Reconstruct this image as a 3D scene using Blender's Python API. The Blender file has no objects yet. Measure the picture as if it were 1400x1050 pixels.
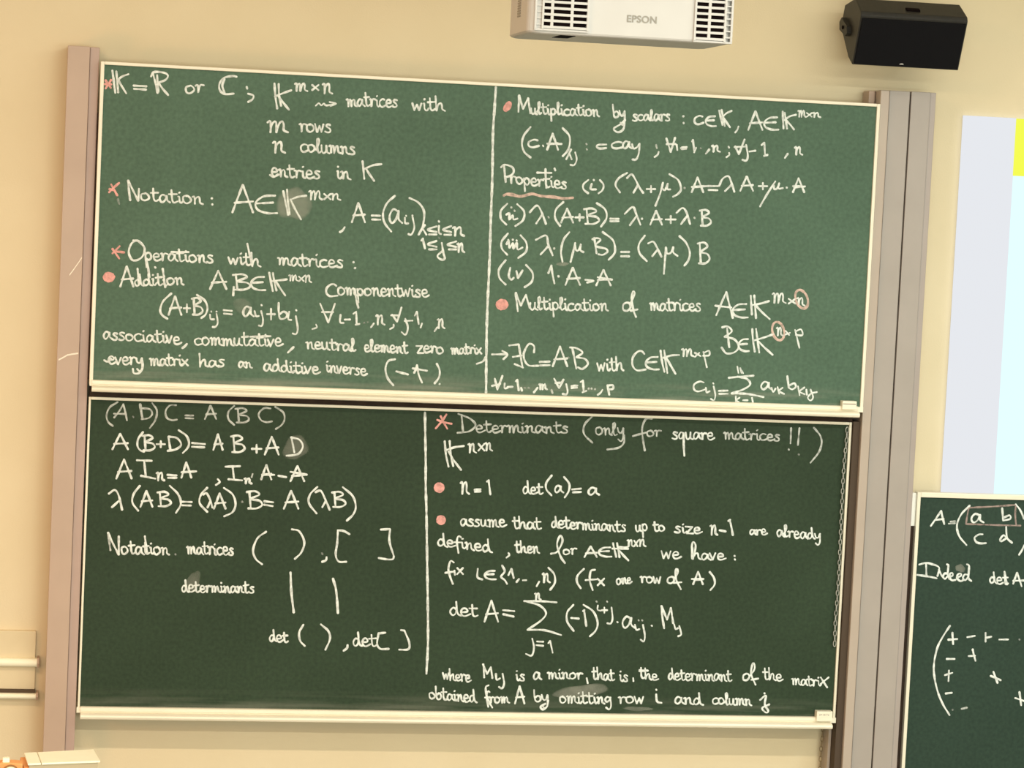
import bpy, bmesh, math, random
from mathutils import Vector, Matrix
random.seed(7)
scene = bpy.context.scene
COL = scene.collection

# ---------------------------------------------------------------- camera
FPX = 3651.56                                   # focal length in pixels of a 1400 x 1050 frame
YAW, PITCH, ROLL = 0.17175, -0.07116, 0.04769
EYE = Vector((-0.16026, -10.32447, 2.49315))
_f = Vector((math.sin(YAW)*math.cos(PITCH), math.cos(YAW)*math.cos(PITCH), math.sin(PITCH)))
_r0 = Vector((math.cos(YAW), -math.sin(YAW), 0)); _u0 = _r0.cross(_f)
CR = _r0*math.cos(ROLL) + _u0*math.sin(ROLL)
CU = _u0*math.cos(ROLL) - _r0*math.sin(ROLL)
CF = _f
cam = bpy.data.cameras.new('camera'); camo = bpy.data.objects.new('camera', cam); COL.objects.link(camo)
cam.sensor_fit = 'HORIZONTAL'; cam.sensor_width = 36.0; cam.lens = FPX*36/1400
cam.clip_start = 0.1; cam.clip_end = 100
M3 = Matrix((CR, CU, -CF)).transposed()
camo.matrix_world = Matrix.Translation(EYE) @ M3.to_4x4()
scene.camera = camo

# ---------------------------------------------------------------- world, lights, exposure
wd = bpy.data.worlds.new('world'); scene.world = wd; wd.use_nodes = True
wd.node_tree.nodes['Background'].inputs[0].default_value = (1.0, 0.93, 0.82, 1)
wd.node_tree.nodes['Background'].inputs[1].default_value = 0.15
vs = scene.view_settings
vs.view_transform = 'Standard'; vs.look = 'None'; vs.gamma = 1.0; vs.use_curve_mapping = False
vs.exposure = 0.0

FLOOR_Z, CEIL_Z = -0.4, 4.25
def area(name, loc, target, sx, sy, power, col):
    l = bpy.data.lights.new(name, 'AREA'); l.shape = 'RECTANGLE'; l.size = sx; l.size_y = sy
    l.energy = power; l.color = col
    o = bpy.data.objects.new(name, l); COL.objects.link(o); o.location = loc
    d = Vector(target) - Vector(loc)
    o.rotation_euler = d.to_track_quat('-Z', 'Y').to_euler()
    return o
# rows of ceiling lamps running parallel to the front wall
area('ceiling_lamp_row', (2.6, -1.75, CEIL_Z-0.06), (2.6, -1.75, 0), 6.0, 0.12, 14, (1.0, .96, .86))
area('ceiling_lamp_row', (4.0, -4.6, CEIL_Z-0.06), (4.0, -4.6, 0), 6.0, 0.14, 150, (1.0, 1.0, .92))
area('ceiling_lamp_row', (4.2, -8.6, CEIL_Z-0.06), (4.2, -8.6, 0), 6.0, 0.14, 500, (1.0, .98, .82))
area('warm_ceiling_fill', (-1.5, -4.6, CEIL_Z-0.06), (-1.5, -4.6, 0), 1.5, 0.14, 125, (1.0, .66, .40))  # warm fill added to tint the left wall, no such lamp known
# broad fill added at the back of the room to even out the wall
area('rear_fill_light', (1.5, -13.2, 1.9), (1.5, 0, 1.2), 9.0, 1.6, 450, (.90, 1.0, .92))
# added orange fill for the left wall, no lamp known there
area('warm_side_fill', (-3.2, -3.4, 1.6), (-0.6, 0, 1.5), 0.8, 0.6, 27, (1.0, .40, .15))
# stray light of the second projector that feeds the screen
sl = bpy.data.lights.new('projector_spill_light', 'SPOT'); sl.energy = 50; sl.color = (.68, .88, 1.0)
sl.spot_size = math.radians(80); sl.spot_blend = 1.0; sl.shadow_soft_size = .05
so = bpy.data.objects.new('projector_spill_light', sl); COL.objects.link(so); so.location = (4.9, -3.0, 3.3)
so.rotation_euler = (Vector((4.3, 0, 1.6))-Vector(so.location)).to_track_quat('-Z', 'Y').to_euler()

# ---------------------------------------------------------------- helpers
def ray(px, py):
    return CF + CR*((px-700)/FPX) + CU*((525-py)/FPX)
def at(px, py, Y):
    """the point of the plane y = Y seen at a pixel of the photograph"""
    d = ray(px, py); return EYE + d*((Y-EYE.y)/d.y)
def at_z(px, py, Z):
    d = ray(px, py); return EYE + d*((Z-EYE.z)/d.z)

def new_mat(name, base, rough=0.6, spec=0.3, metal=0.0):
    m = bpy.data.materials.new(name); m.use_nodes = True
    b = m.node_tree.nodes['Principled BSDF']
    b.inputs['Base Color'].default_value = (*base, 1); b.inputs['Roughness'].default_value = rough
    b.inputs['Specular IOR Level'].default_value = spec; b.inputs['Metallic'].default_value = metal
    return m
def noisy(m, c1, c2, scale=6.0, detail=4.0, bump=0.0, bscale=200.0, lo=0.3, hi=0.7):
    nt = m.node_tree; N = nt.nodes; L = nt.links; b = N['Principled BSDF']
    tc = N.new('ShaderNodeTexCoord'); no = N.new('ShaderNodeTexNoise')
    no.inputs['Scale'].default_value = scale; no.inputs['Detail'].default_value = detail
    L.new(tc.outputs['Object'], no.inputs['Vector'])
    mr = N.new('ShaderNodeMapRange'); mr.inputs['From Min'].default_value = lo; mr.inputs['From Max'].default_value = hi
    L.new(no.outputs['Fac'], mr.inputs['Value'])
    mx = N.new('ShaderNodeMix'); mx.data_type = 'RGBA'
    mx.inputs['A'].default_value = (*c1, 1); mx.inputs['B'].default_value = (*c2, 1)
    L.new(mr.outputs['Result'], mx.inputs['Factor']); L.new(mx.outputs['Result'], b.inputs['Base Color'])
    if bump:
        n2 = N.new('ShaderNodeTexNoise'); n2.inputs['Scale'].default_value = bscale; n2.inputs['Detail'].default_value = 3
        L.new(tc.outputs['Object'], n2.inputs['Vector'])
        bp = N.new('ShaderNodeBump'); bp.inputs['Strength'].default_value = bump; bp.inputs['Distance'].default_value = 0.002
        L.new(n2.outputs['Fac'], bp.inputs['Height']); L.new(bp.outputs['Normal'], b.inputs['Normal'])
    return m

def link(name, bm, m, parent=None, smooth=False, bevel=0.0, seg=2):
    me = bpy.data.meshes.new(name)
    if bevel > 0:
        bmesh.ops.bevel(bm, geom=list(bm.edges), offset=bevel, segments=seg, profile=0.6, affect='EDGES', clamp_overlap=True)
    bmesh.ops.recalc_face_normals(bm, faces=list(bm.faces))
    bm.to_mesh(me); bm.free()
    if smooth:
        for p in me.polygons: p.use_smooth = True
    for mm in (m if isinstance(m, (list, tuple)) else [m]): me.materials.append(mm)
    o = bpy.data.objects.new(name, me); COL.objects.link(o)
    if parent: o.parent = parent
    return o
def box(bm, x0, x1, y0, y1, z0, z1, mat=None):
    vs_ = [bm.verts.new((x, y, z)) for x in (x0, x1) for y in (y0, y1) for z in (z0, z1)]
    for f in ((0,1,3,2),(4,6,7,5),(0,4,5,1),(2,3,7,6),(0,2,6,4),(1,5,7,3)):
        fc = bm.faces.new([vs_[i] for i in f])
    return vs_
def prism_x(bm, prof, x0, x1):
    """profile of (y, z) points extruded along x"""
    a = [bm.verts.new((x0, y, z)) for y, z in prof]; b = [bm.verts.new((x1, y, z)) for y, z in prof]
    n = len(prof)
    bm.faces.new(a); bm.faces.new(b[::-1])
    for i in range(n): bm.faces.new((a[i], b[i], b[(i+1)%n], a[(i+1)%n]))
def prism_z(bm, prof, z0, z1):
    a = [bm.verts.new((x, y, z0)) for x, y in prof]; b = [bm.verts.new((x, y, z1)) for x, y in prof]
    n = len(prof)
    bm.faces.new(a); bm.faces.new(b[::-1])
    for i in range(n): bm.faces.new((a[i], b[i], b[(i+1)%n], a[(i+1)%n]))
def cyl(bm, p, q, r0, r1=None, n=16):
    p, q = Vector(p), Vector(q); r1 = r0 if r1 is None else r1
    d = (q-p).normalized(); s = d.orthogonal().normalized(); t = d.cross(s)
    A, B = [], []
    for i in range(n):
        a = 2*math.pi*i/n; o = s*math.cos(a)+t*math.sin(a)
        A.append(bm.verts.new(p+o*r0)); B.append(bm.verts.new(q+o*r1))
    bm.faces.new(A); bm.faces.new(B[::-1])
    for i in range(n): bm.faces.new((A[i], A[(i+1)%n], B[(i+1)%n], B[i]))
def torus(bm, c, ax1, ax2, R1, R2, r, n=12, m=6):
    c = Vector(c); ax1 = Vector(ax1); ax2 = Vector(ax2); nn = ax1.cross(ax2)
    rings = []
    for i in range(n):
        a = 2*math.pi*i/n
        rad = ax1*(math.cos(a)*R1)+ax2*(math.sin(a)*R2); rd = rad.normalized()
        rings.append([bm.verts.new(c+rad+rd*(r*math.cos(2*math.pi*j/m))+nn*(r*math.sin(2*math.pi*j/m))) for j in range(m)])
    for i in range(n):
        for j in range(m):
            bm.faces.new((rings[i][j], rings[(i+1)%n][j], rings[(i+1)%n][(j+1)%m], rings[i][(j+1)%m]))
def thing(name, label, cat, loc=(0,0,0), group=None):
    o = bpy.data.objects.new(name, None); COL.objects.link(o); o.location = loc
    o.empty_display_size = 0.1
    o['label'] = label; o['category'] = cat
    if group: o['group'] = group
    bpy.context.view_layer.update()
    return o
def part(name, bm, m, parent, label=None, **k):
    """geometry is given in world coordinates and moved into the thing's space"""
    bmesh.ops.translate(bm, vec=-parent.location, verts=list(bm.verts))
    o = link(name, bm, m, parent, **k)
    if label: o['label'] = label
    return o
def struct(name, bm, m):
    o = link(name, bm, m); o['kind'] = 'structure'; return o

# ---------------------------------------------------------------- materials
M_WALL = noisy(new_mat('wall_paint', (.78,.67,.46), .85, .15), (.765,.655,.445), (.795,.685,.475), 2.5, 3, 0.25, 160)
M_FLOOR = noisy(new_mat('floor_linoleum', (.26,.23,.19), .5), (.24,.21,.175), (.28,.25,.205), 3)
M_SIDE = noisy(new_mat('side_wall_paint', (.52,.48,.42), .9, .1), (.50,.46,.40), (.54,.50,.44), 3)
M_CEIL = new_mat('ceiling_paint', (.8,.76,.68), .9, .1)
M_FRAME = noisy(new_mat('cream_enamel', (.90,.84,.68), .35, .5), (.88,.82,.66), (.92,.86,.70), 8)
M_COLUMN = noisy(new_mat('column_aluminium', (0.581, 0.468, 0.390), .42, .5), (0.477, 0.347, 0.265), (0.519, 0.378, 0.289), 5, 5)
M_COLUMN2 = noisy(new_mat('column_aluminium_edge', (0.576, 0.456, 0.380), .4, .5), (0.440, 0.312, 0.258), (0.480, 0.342, 0.289), 5, 5)
M_COLGREY = noisy(new_mat('column_cover_aluminium', (0.554, 0.539, 0.518), .42, .5), (0.378, 0.335, 0.302), (0.412, 0.365, 0.331), 5, 5)
M_COLEDGE = noisy(new_mat('column_edge_aluminium', (0.420, 0.378, 0.350), .4, .5), (0.386, 0.331, 0.304), (0.420, 0.361, 0.331), 5, 5)
M_COLRAIL = noisy(new_mat('column_rail_aluminium', (0.484, 0.414, 0.359), .4, .5), (0.458, 0.378, 0.313), (0.493, 0.409, 0.340), 5, 5)
M_GAPSHADE = noisy(new_mat('gap_shade_brown', (.035,.02,.014), .7, .2), (.03,.018,.012), (.05,.03,.02), 20)  # shade of the gaps around the boards, put into the colour
M_RECESS_SHADE = new_mat('recess_shade_brown', (.085,.06,.042), .7, .2)  # shade in the recess by the lower board, as a brown
M_SEAM = new_mat('seam_dark_rubber', (.10,.07,.045), .8, .1)  # dark brown of the cover seams and the trunking slot
M_WHITE = noisy(new_mat('projector_plastic', (0.533, 0.516, 0.493), .4, .4), (0.525, 0.507, 0.484), (0.550, 0.533, 0.510), 10)
M_BLACKP = noisy(new_mat('black_plastic', (.018,.017,.014), .5, .35), (.016,.015,.012), (.024,.022,.018), 60, 3, .3, 500)
M_GRILLE = noisy(new_mat('black_speaker_cloth', (0.002, 0.002, 0.004), .8, .2), (0.002, 0.002, 0.003), (0.004, 0.004, 0.006), 300, 2, .3, 900)
M_HOLE = new_mat('vent_dark', (.006,.003,.003), .9, .05)
M_GREYTXT = new_mat('grey_print', (.30,.28,.24), .5)
M_SILVER = new_mat('silver_badge', (.6,.6,.6), .3, .5, .6)
M_CHAIN = noisy(new_mat('chain_steel', (.42,.42,.38), .4, .5, .3), (.30,.30,.27), (.55,.55,.5), 90)
M_BEIGECHAIN = new_mat('beige_chain', (.27,.20,.11), .5, .4)
M_YCREAM = noisy(new_mat('pale_cream_plastic', (.96,.94,.74), .4, .4), (.95,.93,.73), (.97,.95,.76), 14)
M_ORANGE = new_mat('orange_plastic', (.80,.36,.12), .5, .4)
M_BROWN = new_mat('brown_plastic', (.30,.15,.05), .5, .3)
M_TAUPE = new_mat('taupe_plastic', (.50,.42,.28), .5, .3)

def board_mat(name, c1, c2, dust):
    m = new_mat(name, c1, .6, .14); nt = m.node_tree; N = nt.nodes; L = nt.links; b = N['Principled BSDF']
    tc = N.new('ShaderNodeTexCoord')
    n1 = N.new('ShaderNodeTexNoise'); n1.inputs['Scale'].default_value = 2.2; n1.inputs['Detail'].default_value = 5
    L.new(tc.outputs['Object'], n1.inputs['Vector'])
    mr = N.new('ShaderNodeMapRange'); mr.inputs['From Min'].default_value = .32; mr.inputs['From Max'].default_value = .68
    L.new(n1.outputs['Fac'], mr.inputs['Value'])
    mx = N.new('ShaderNodeMix'); mx.data_type = 'RGBA'
    mx.inputs['A'].default_value = (*c1, 1); mx.inputs['B'].default_value = (*c2, 1)
    L.new(mr.outputs['Result'], mx.inputs['Factor'])
    n3 = N.new('ShaderNodeTexNoise'); n3.inputs['Scale'].default_value = 70; n3.inputs['Detail'].default_value = 3
    L.new(tc.outputs['Object'], n3.inputs['Vector'])
    m3 = N.new('ShaderNodeMapRange'); m3.inputs['From Min'].default_value = .3; m3.inputs['From Max'].default_value = .7
    m3.inputs['To Min'].default_value = .86; m3.inputs['To Max'].default_value = 1.12
    L.new(n3.outputs['Fac'], m3.inputs['Value'])
    vm = N.new('ShaderNodeVectorMath'); vm.operation = 'SCALE'
    L.new(mx.outputs['Result'], vm.inputs[0]); L.new(m3.outputs['Result'], vm.inputs['Scale'])
    # chalk dust gathered along the lower edge, streaked sideways
    sp = N.new('ShaderNodeSeparateXYZ'); L.new(tc.outputs['Object'], sp.inputs[0])
    m4 = N.new('ShaderNodeMapRange'); m4.inputs['From Min'].default_value = 0.0; m4.inputs['From Max'].default_value = .075
    m4.inputs['To Min'].default_value = dust; m4.inputs['To Max'].default_value = 0
    L.new(sp.outputs['Z'], m4.inputs['Value'])
    mp = N.new('ShaderNodeMapping'); mp.inputs['Scale'].default_value = (1.6, 1, 22); L.new(tc.outputs['Object'], mp.inputs['Vector'])
    n5 = N.new('ShaderNodeTexNoise'); n5.inputs['Scale'].default_value = 1.6; n5.inputs['Detail'].default_value = 4
    L.new(mp.outputs['Vector'], n5.inputs['Vector'])
    m5 = N.new('ShaderNodeMapRange'); m5.inputs['From Min'].default_value = .4; m5.inputs['From Max'].default_value = .65
    L.new(n5.outputs['Fac'], m5.inputs['Value'])
    mu = N.new('ShaderNodeMath'); mu.operation = 'MULTIPLY'; L.new(m4.outputs['Result'], mu.inputs[0]); L.new(m5.outputs['Result'], mu.inputs[1])
    mz = N.new('ShaderNodeMix'); mz.data_type = 'RGBA'; mz.inputs['B'].default_value = (.34,.34,.28,1)
    L.new(mu.outputs[0], mz.inputs['Factor']); L.new(vm.outputs['Vector'], mz.inputs['A'])
    L.new(mz.outputs['Result'], b.inputs['Base Color'])
    return m
M_BOARD = board_mat('green_chalkboard_lit', (0.084, 0.145, 0.100), (0.098, 0.169, 0.118), .5)  # board green with the upper board's sheen put into the colour
M_BOARD_LOW = board_mat('green_chalkboard_dim', (0.030, 0.051, 0.029), (0.036, 0.061, 0.035), .26)  # same board green, darkened to paint in the weaker sheen lower down
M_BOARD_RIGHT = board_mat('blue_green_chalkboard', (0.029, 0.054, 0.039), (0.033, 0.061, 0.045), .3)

def chalk_mat(name, colr, lo, hi, scale=120):
    m = new_mat(name, colr, .9, .05); nt = m.node_tree; N = nt.nodes; L = nt.links
    b = N['Principled BSDF']; out = N['Material Output']
    tc = N.new('ShaderNodeTexCoord'); no = N.new('ShaderNodeTexNoise')
    no.inputs['Scale'].default_value = scale; no.inputs['Detail'].default_value = 3
    L.new(tc.outputs['Object'], no.inputs['Vector'])
    mr = N.new('ShaderNodeMapRange'); mr.inputs['From Min'].default_value = .3; mr.inputs['From Max'].default_value = .6
    mr.inputs['To Min'].default_value = lo; mr.inputs['To Max'].default_value = hi
    L.new(no.outputs['Fac'], mr.inputs['Value'])
    tr = N.new('ShaderNodeBsdfTransparent'); ms = N.new('ShaderNodeMixShader')
    L.new(mr.outputs['Result'], ms.inputs[0]); L.new(tr.outputs[0], ms.inputs[1]); L.new(b.outputs[0], ms.inputs[2])
    L.new(ms.outputs[0], out.inputs['Surface'])
    return m
C_FULL = chalk_mat('white_chalk', (.86,.91,.88), .62, 1.0, 60)
C_MED = chalk_mat('white_chalk_light', (.80,.84,.80), .35, .75, 60)
C_FAINT = chalk_mat('white_chalk_faint', (.75,.78,.74), .12, .35, 60)
C_PINK = chalk_mat('pink_chalk', (.88,.44,.40), .6, 1.0, 50)
C_PINKPALE = chalk_mat('pale_pink_chalk', (.85,.62,.54), .4, .85, 50)
C_PINKDIM = chalk_mat('dim_pink_chalk', (.62,.47,.43), .3, .6, 50)
C_PINKDARK = chalk_mat('red_chalk', (.75,.25,.2), .6, 1.0, 50)
def smear_mat(name, colr, strength):
    m = new_mat(name, colr, .95, .05); nt = m.node_tree; N = nt.nodes; L = nt.links
    b = N['Principled BSDF']; out = N['Material Output']
    tc = N.new('ShaderNodeTexCoord'); no = N.new('ShaderNodeTexNoise'); no.inputs['Scale'].default_value = 26; no.inputs['Detail'].default_value = 4
    L.new(tc.outputs['Object'], no.inputs['Vector'])
    at_ = N.new('ShaderNodeAttribute'); at_.attribute_name = 'smear'
    mr = N.new('ShaderNodeMapRange'); mr.inputs['From Min'].default_value = .3; mr.inputs['From Max'].default_value = .65
    mr.inputs['To Min'].default_value = .6*strength; mr.inputs['To Max'].default_value = strength
    L.new(no.outputs['Fac'], mr.inputs['Value'])
    mu = N.new('ShaderNodeMath'); mu.operation = 'MULTIPLY'; L.new(at_.outputs['Fac'], mu.inputs[0]); L.new(mr.outputs['Result'], mu.inputs[1])
    tr = N.new('ShaderNodeBsdfTransparent'); ms = N.new('ShaderNodeMixShader')
    L.new(mu.outputs[0], ms.inputs[0]); L.new(tr.outputs[0], ms.inputs[1]); L.new(b.outputs[0], ms.inputs[2])
    L.new(ms.outputs[0], out.inputs['Surface'])
    return m
C_SMEAR = smear_mat('chalk_smear', (.62,.63,.54), .32)
def emit(name, colr, s):
    m = bpy.data.materials.new(name); m.use_nodes = True; nt = m.node_tree
    nt.nodes.remove(nt.nodes['Principled BSDF']); e = nt.nodes.new('ShaderNodeEmission')
    e.inputs[0].default_value = (*colr, 1); e.inputs[1].default_value = s
    nt.links.new(e.outputs[0], nt.nodes['Material Output'].inputs['Surface']); return m

# ---------------------------------------------------------------- room shell
XL, XR, YB = -5.5, 8.5, -13.5
bm = bmesh.new(); box(bm, XL, XR, 0, .15, FLOOR_Z, CEIL_Z); struct('wall_front', bm, M_WALL)
bm = bmesh.new(); box(bm, XL, XR, YB, .15, FLOOR_Z-.1, FLOOR_Z); struct('floor', bm, M_FLOOR)
bm = bmesh.new(); box(bm, XL, XR, YB, .15, CEIL_Z, CEIL_Z+.1); struct('ceiling', bm, M_CEIL)
bm = bmesh.new(); box(bm, XL-.15, XL, YB, .15, FLOOR_Z, CEIL_Z); struct('wall_left', bm, M_SIDE)
bm = bmesh.new(); box(bm, XR, XR+.15, YB, .15, FLOOR_Z, CEIL_Z); struct('wall_right', bm, M_SIDE)
bm = bmesh.new(); box(bm, XL, XR, YB-.15, YB, FLOOR_Z, CEIL_Z); struct('wall_back', bm, M_SIDE)

# ---------------------------------------------------------------- guide columns
YC = -0.15
t = thing('guide_column', 'tall pinkish cream metal guide column left of the two stacked boards', 'column', (-0.08, 0, FLOOR_Z))
bm = bmesh.new(); box(bm, -.137, -.055, YC, 0, FLOOR_Z, 2.965); part('cover_panel', bm, M_COLUMN, t, bevel=.002)
bm = bmesh.new(); box(bm, -.0545, -.0195, YC+.012, 0, FLOOR_Z, 2.964); part('side_rail', bm, M_COLUMN2, t, bevel=.003)
# scratches polished into the cover
bm = bmesh.new()
for pts in ([(80,492),(85,489.5),(92,485.5),(100,484),(107,483)], [(95,376),(101,368),(108,358),(112,352)]):
    P = [at(x, y, YC-.0006) for x, y in pts]
    for a, b in zip(P, P[1:]):
        bm.faces.new([bm.verts.new(v) for v in (a+Vector((0,0,.003)), b+Vector((0,0,.003)), b-Vector((0,0,.003)), a-Vector((0,0,.003)))])
part('scratch_mark', bm, new_mat('polished_scratch', (.86,.76,.62), .3, .5), t, 'bright curved scratch')

t = thing('guide_column', 'wide cream and grey metal guide column between boards and projection screen', 'column', (3.13, 0, FLOOR_Z))
bm = bmesh.new(); box(bm, 3.0155, 3.0525, -.166, -.0005, FLOOR_Z, 2.967); part('side_rail', bm, M_COLRAIL, t, bevel=.005, seg=3)
bm = bmesh.new(); box(bm, 3.053, 3.240, YC+.018, -.001, FLOOR_Z, 2.955); part('core_profile', bm, M_SEAM, t, 'dark seams between the cover panels')
bm = bmesh.new(); box(bm, 3.0575, 3.1405, YC, -.002, FLOOR_Z, 2.968); part('cover_panel', bm, M_COLGREY, t, bevel=.003)
bm = bmesh.new(); box(bm, 3.1465, 3.2255, YC, -.002, FLOOR_Z, 2.969); part('cover_panel', bm, M_COLGREY, t, bevel=.003)
bm = bmesh.new(); box(bm, 3.2265, 3.2500, YC+.006, -.002, FLOOR_Z, 2.969); part('edge_strip', bm, M_COLEDGE, t, bevel=.003)
bm = bmesh.new(); box(bm, 2.9875, 3.0145, -.146, -.004, FLOOR_Z, 1.655); part('recess_shade', bm, M_RECESS_SHADE, t, 'dark brown strip for the shaded recess beside the lower board')  # painted shade: dark fill for the recess between board and rail
bm = bmesh.new(); box(bm, 2.976, 2.9865, -.085, -.004, FLOOR_Z, .405); part('guide_strip', bm, M_COLRAIL, t)
bm = bmesh.new(); box(bm, 2.988, 3.013, -.10, -.02, 2.6, 2.965); part('rear_guide', bm, M_COLUMN, t, bevel=.003)

# ---------------------------------------------------------------- boards
YU, YLW, YR = -0.17, -0.125, -0.10
UX0, UX1, UZ0, UZ1 = 0.0, 3.0, 2.9-1.18169, 2.9
LX0, LX1, LZ1 = -0.00404, 2.97462, 2.9-1.18169-.07825
LZ0 = LZ1-1.17548
def make_board(label, x0, x1, z0, z1, y, fl, fr, ft, mat):
    t = thing('sliding_blackboard', label, 'blackboard', (x0, y, z0))
    bm = bmesh.new(); box(bm, x0-.004, x1+.004, y, y+.02, z0-.004, z1+.004)
    part('writing_surface', bm, mat, t)
    bm = bmesh.new()
    box(bm, x0-fl, x0, y-.009, y+.028, z0-.018, z1+ft)
    box(bm, x1, x1+fr, y-.009, y+.028, z0-.018, z1+ft)
    box(bm, x0, x1, y-.009, y+.028, z1, z1+ft)
    part('edge_frame', bm, M_FRAME, t, bevel=.0025)
    return t
def tray(t, x0, x1, z0, y, gap=(.0,.0)):
    h = .043; z1 = z0+.001
    prof = [(y+.02, z1), (y-.018, z1), (y-.022, z1-.003), (y-.022, z1-.014), (y-.017, z1-.0165), (y-.017, z1-.019), (y-.040, z1-.022),
            (y-.050, z1-.026), (y-.053, z1-.033), (y-.050, z1-.040), (y-.042, z1-h), (y+.02, z1-h)]
    bm = bmesh.new(); prism_x(bm, prof, x0+gap[0], x1-gap[1]); part('chalk_tray', bm, M_FRAME, t)
    bm = bmesh.new(); prism_x(bm, [(y+.02, z1-.002), (y-.016, z1-.002), (y-.016, z1-.023), (y+.02, z1-.023)], x0-.012, x1+.011)
    part('tray_backing', bm, M_FRAME, t)

upper = make_board('upper green chalkboard crowded with chalk matrix rules, directly under the projector', UX0, UX1, UZ0, UZ1, YU, .014, .013, .012, M_BOARD)
tray(upper, UX0, UX1, UZ0, YU, (-.004, .012))
bm = bmesh.new(); a = at(1152, 548, YU-.035); b = at(1171, 562, YU-.035)
box(bm, a.x, b.x, YU-.036, YU-.001, UZ0-.012, a.z); part('end_block', bm, M_FRAME, upper, bevel=.004)
bm = bmesh.new(); box(bm, a.x+.002, b.x-.004, YU-.0365, YU-.030, UZ0+.009, UZ0+.0125); part('label_mark', bm, M_GREYTXT, upper, 'thin grey line across the end block')
bm = bmesh.new(); box(bm, -.0190, -.0145, -.10, YU+.02, UZ0, 2.72); part('side_gap_shade', bm, M_GAPSHADE, upper, 'dark strip for the shaded gap')  # stands in for the wall in shade behind the gap
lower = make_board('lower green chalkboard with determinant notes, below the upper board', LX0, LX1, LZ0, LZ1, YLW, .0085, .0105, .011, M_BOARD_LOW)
tray(lower, LX0, LX1, LZ0, YLW, (.002, .012))
a = at(1117, 972.5, YLW-.035); b = at(1138, 984, YLW-.035)
bm = bmesh.new(); box(bm, a.x, b.x, YLW-.036, YLW-.001, LZ0-.012, a.z); part('end_block', bm, M_FRAME, lower, bevel=.003)
bm = bmesh.new()
for k in range(7):
    xx = a.x+.010+k*.006; box(bm, xx, xx+.0045, YLW-.0365, YLW-.030, LZ0+.012+(k%3)*.0012, LZ0+.0155+(k%2)*.001)
part('label_mark', bm, M_GREYTXT, lower, 'small grey print on the end block')
bm = bmesh.new(); box(bm, LX0-.006, LX1+.012, YLW-.004, -.03, LZ1+.0118, LZ1+.06); part('top_gap_shade', bm, M_GAPSHADE, lower, 'dark brown strip for the shadowed gap along the top')  # dark fill painted as the shadow between upper tray and lower frame
RX0, RZ1 = 3.296, 1.357
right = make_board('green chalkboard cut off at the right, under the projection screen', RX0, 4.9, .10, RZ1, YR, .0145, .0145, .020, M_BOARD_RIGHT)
bm = bmesh.new(); box(bm, 3.2635, 3.2805, YR+.012, -.012, .10, 1.239); part('side_gap_shade', bm, M_GAPSHADE, right, 'dark strip for the shaded gap beside the column')  # shadow of the recess next to the column, built as a strip
bm = bmesh.new(); box(bm, 3.2600, 3.2812, YR+.004, -.010, 1.239, 1.372); part('lit_wall_strip', bm, new_mat('lit_wall_white', (.93,.92,.86), .4), right, 'white strip for wall lit by projector spill', bevel=.002)  # bright bit of wall, projector light put into its white colour
tray(right, RX0, 4.9, .10, YR)

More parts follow.
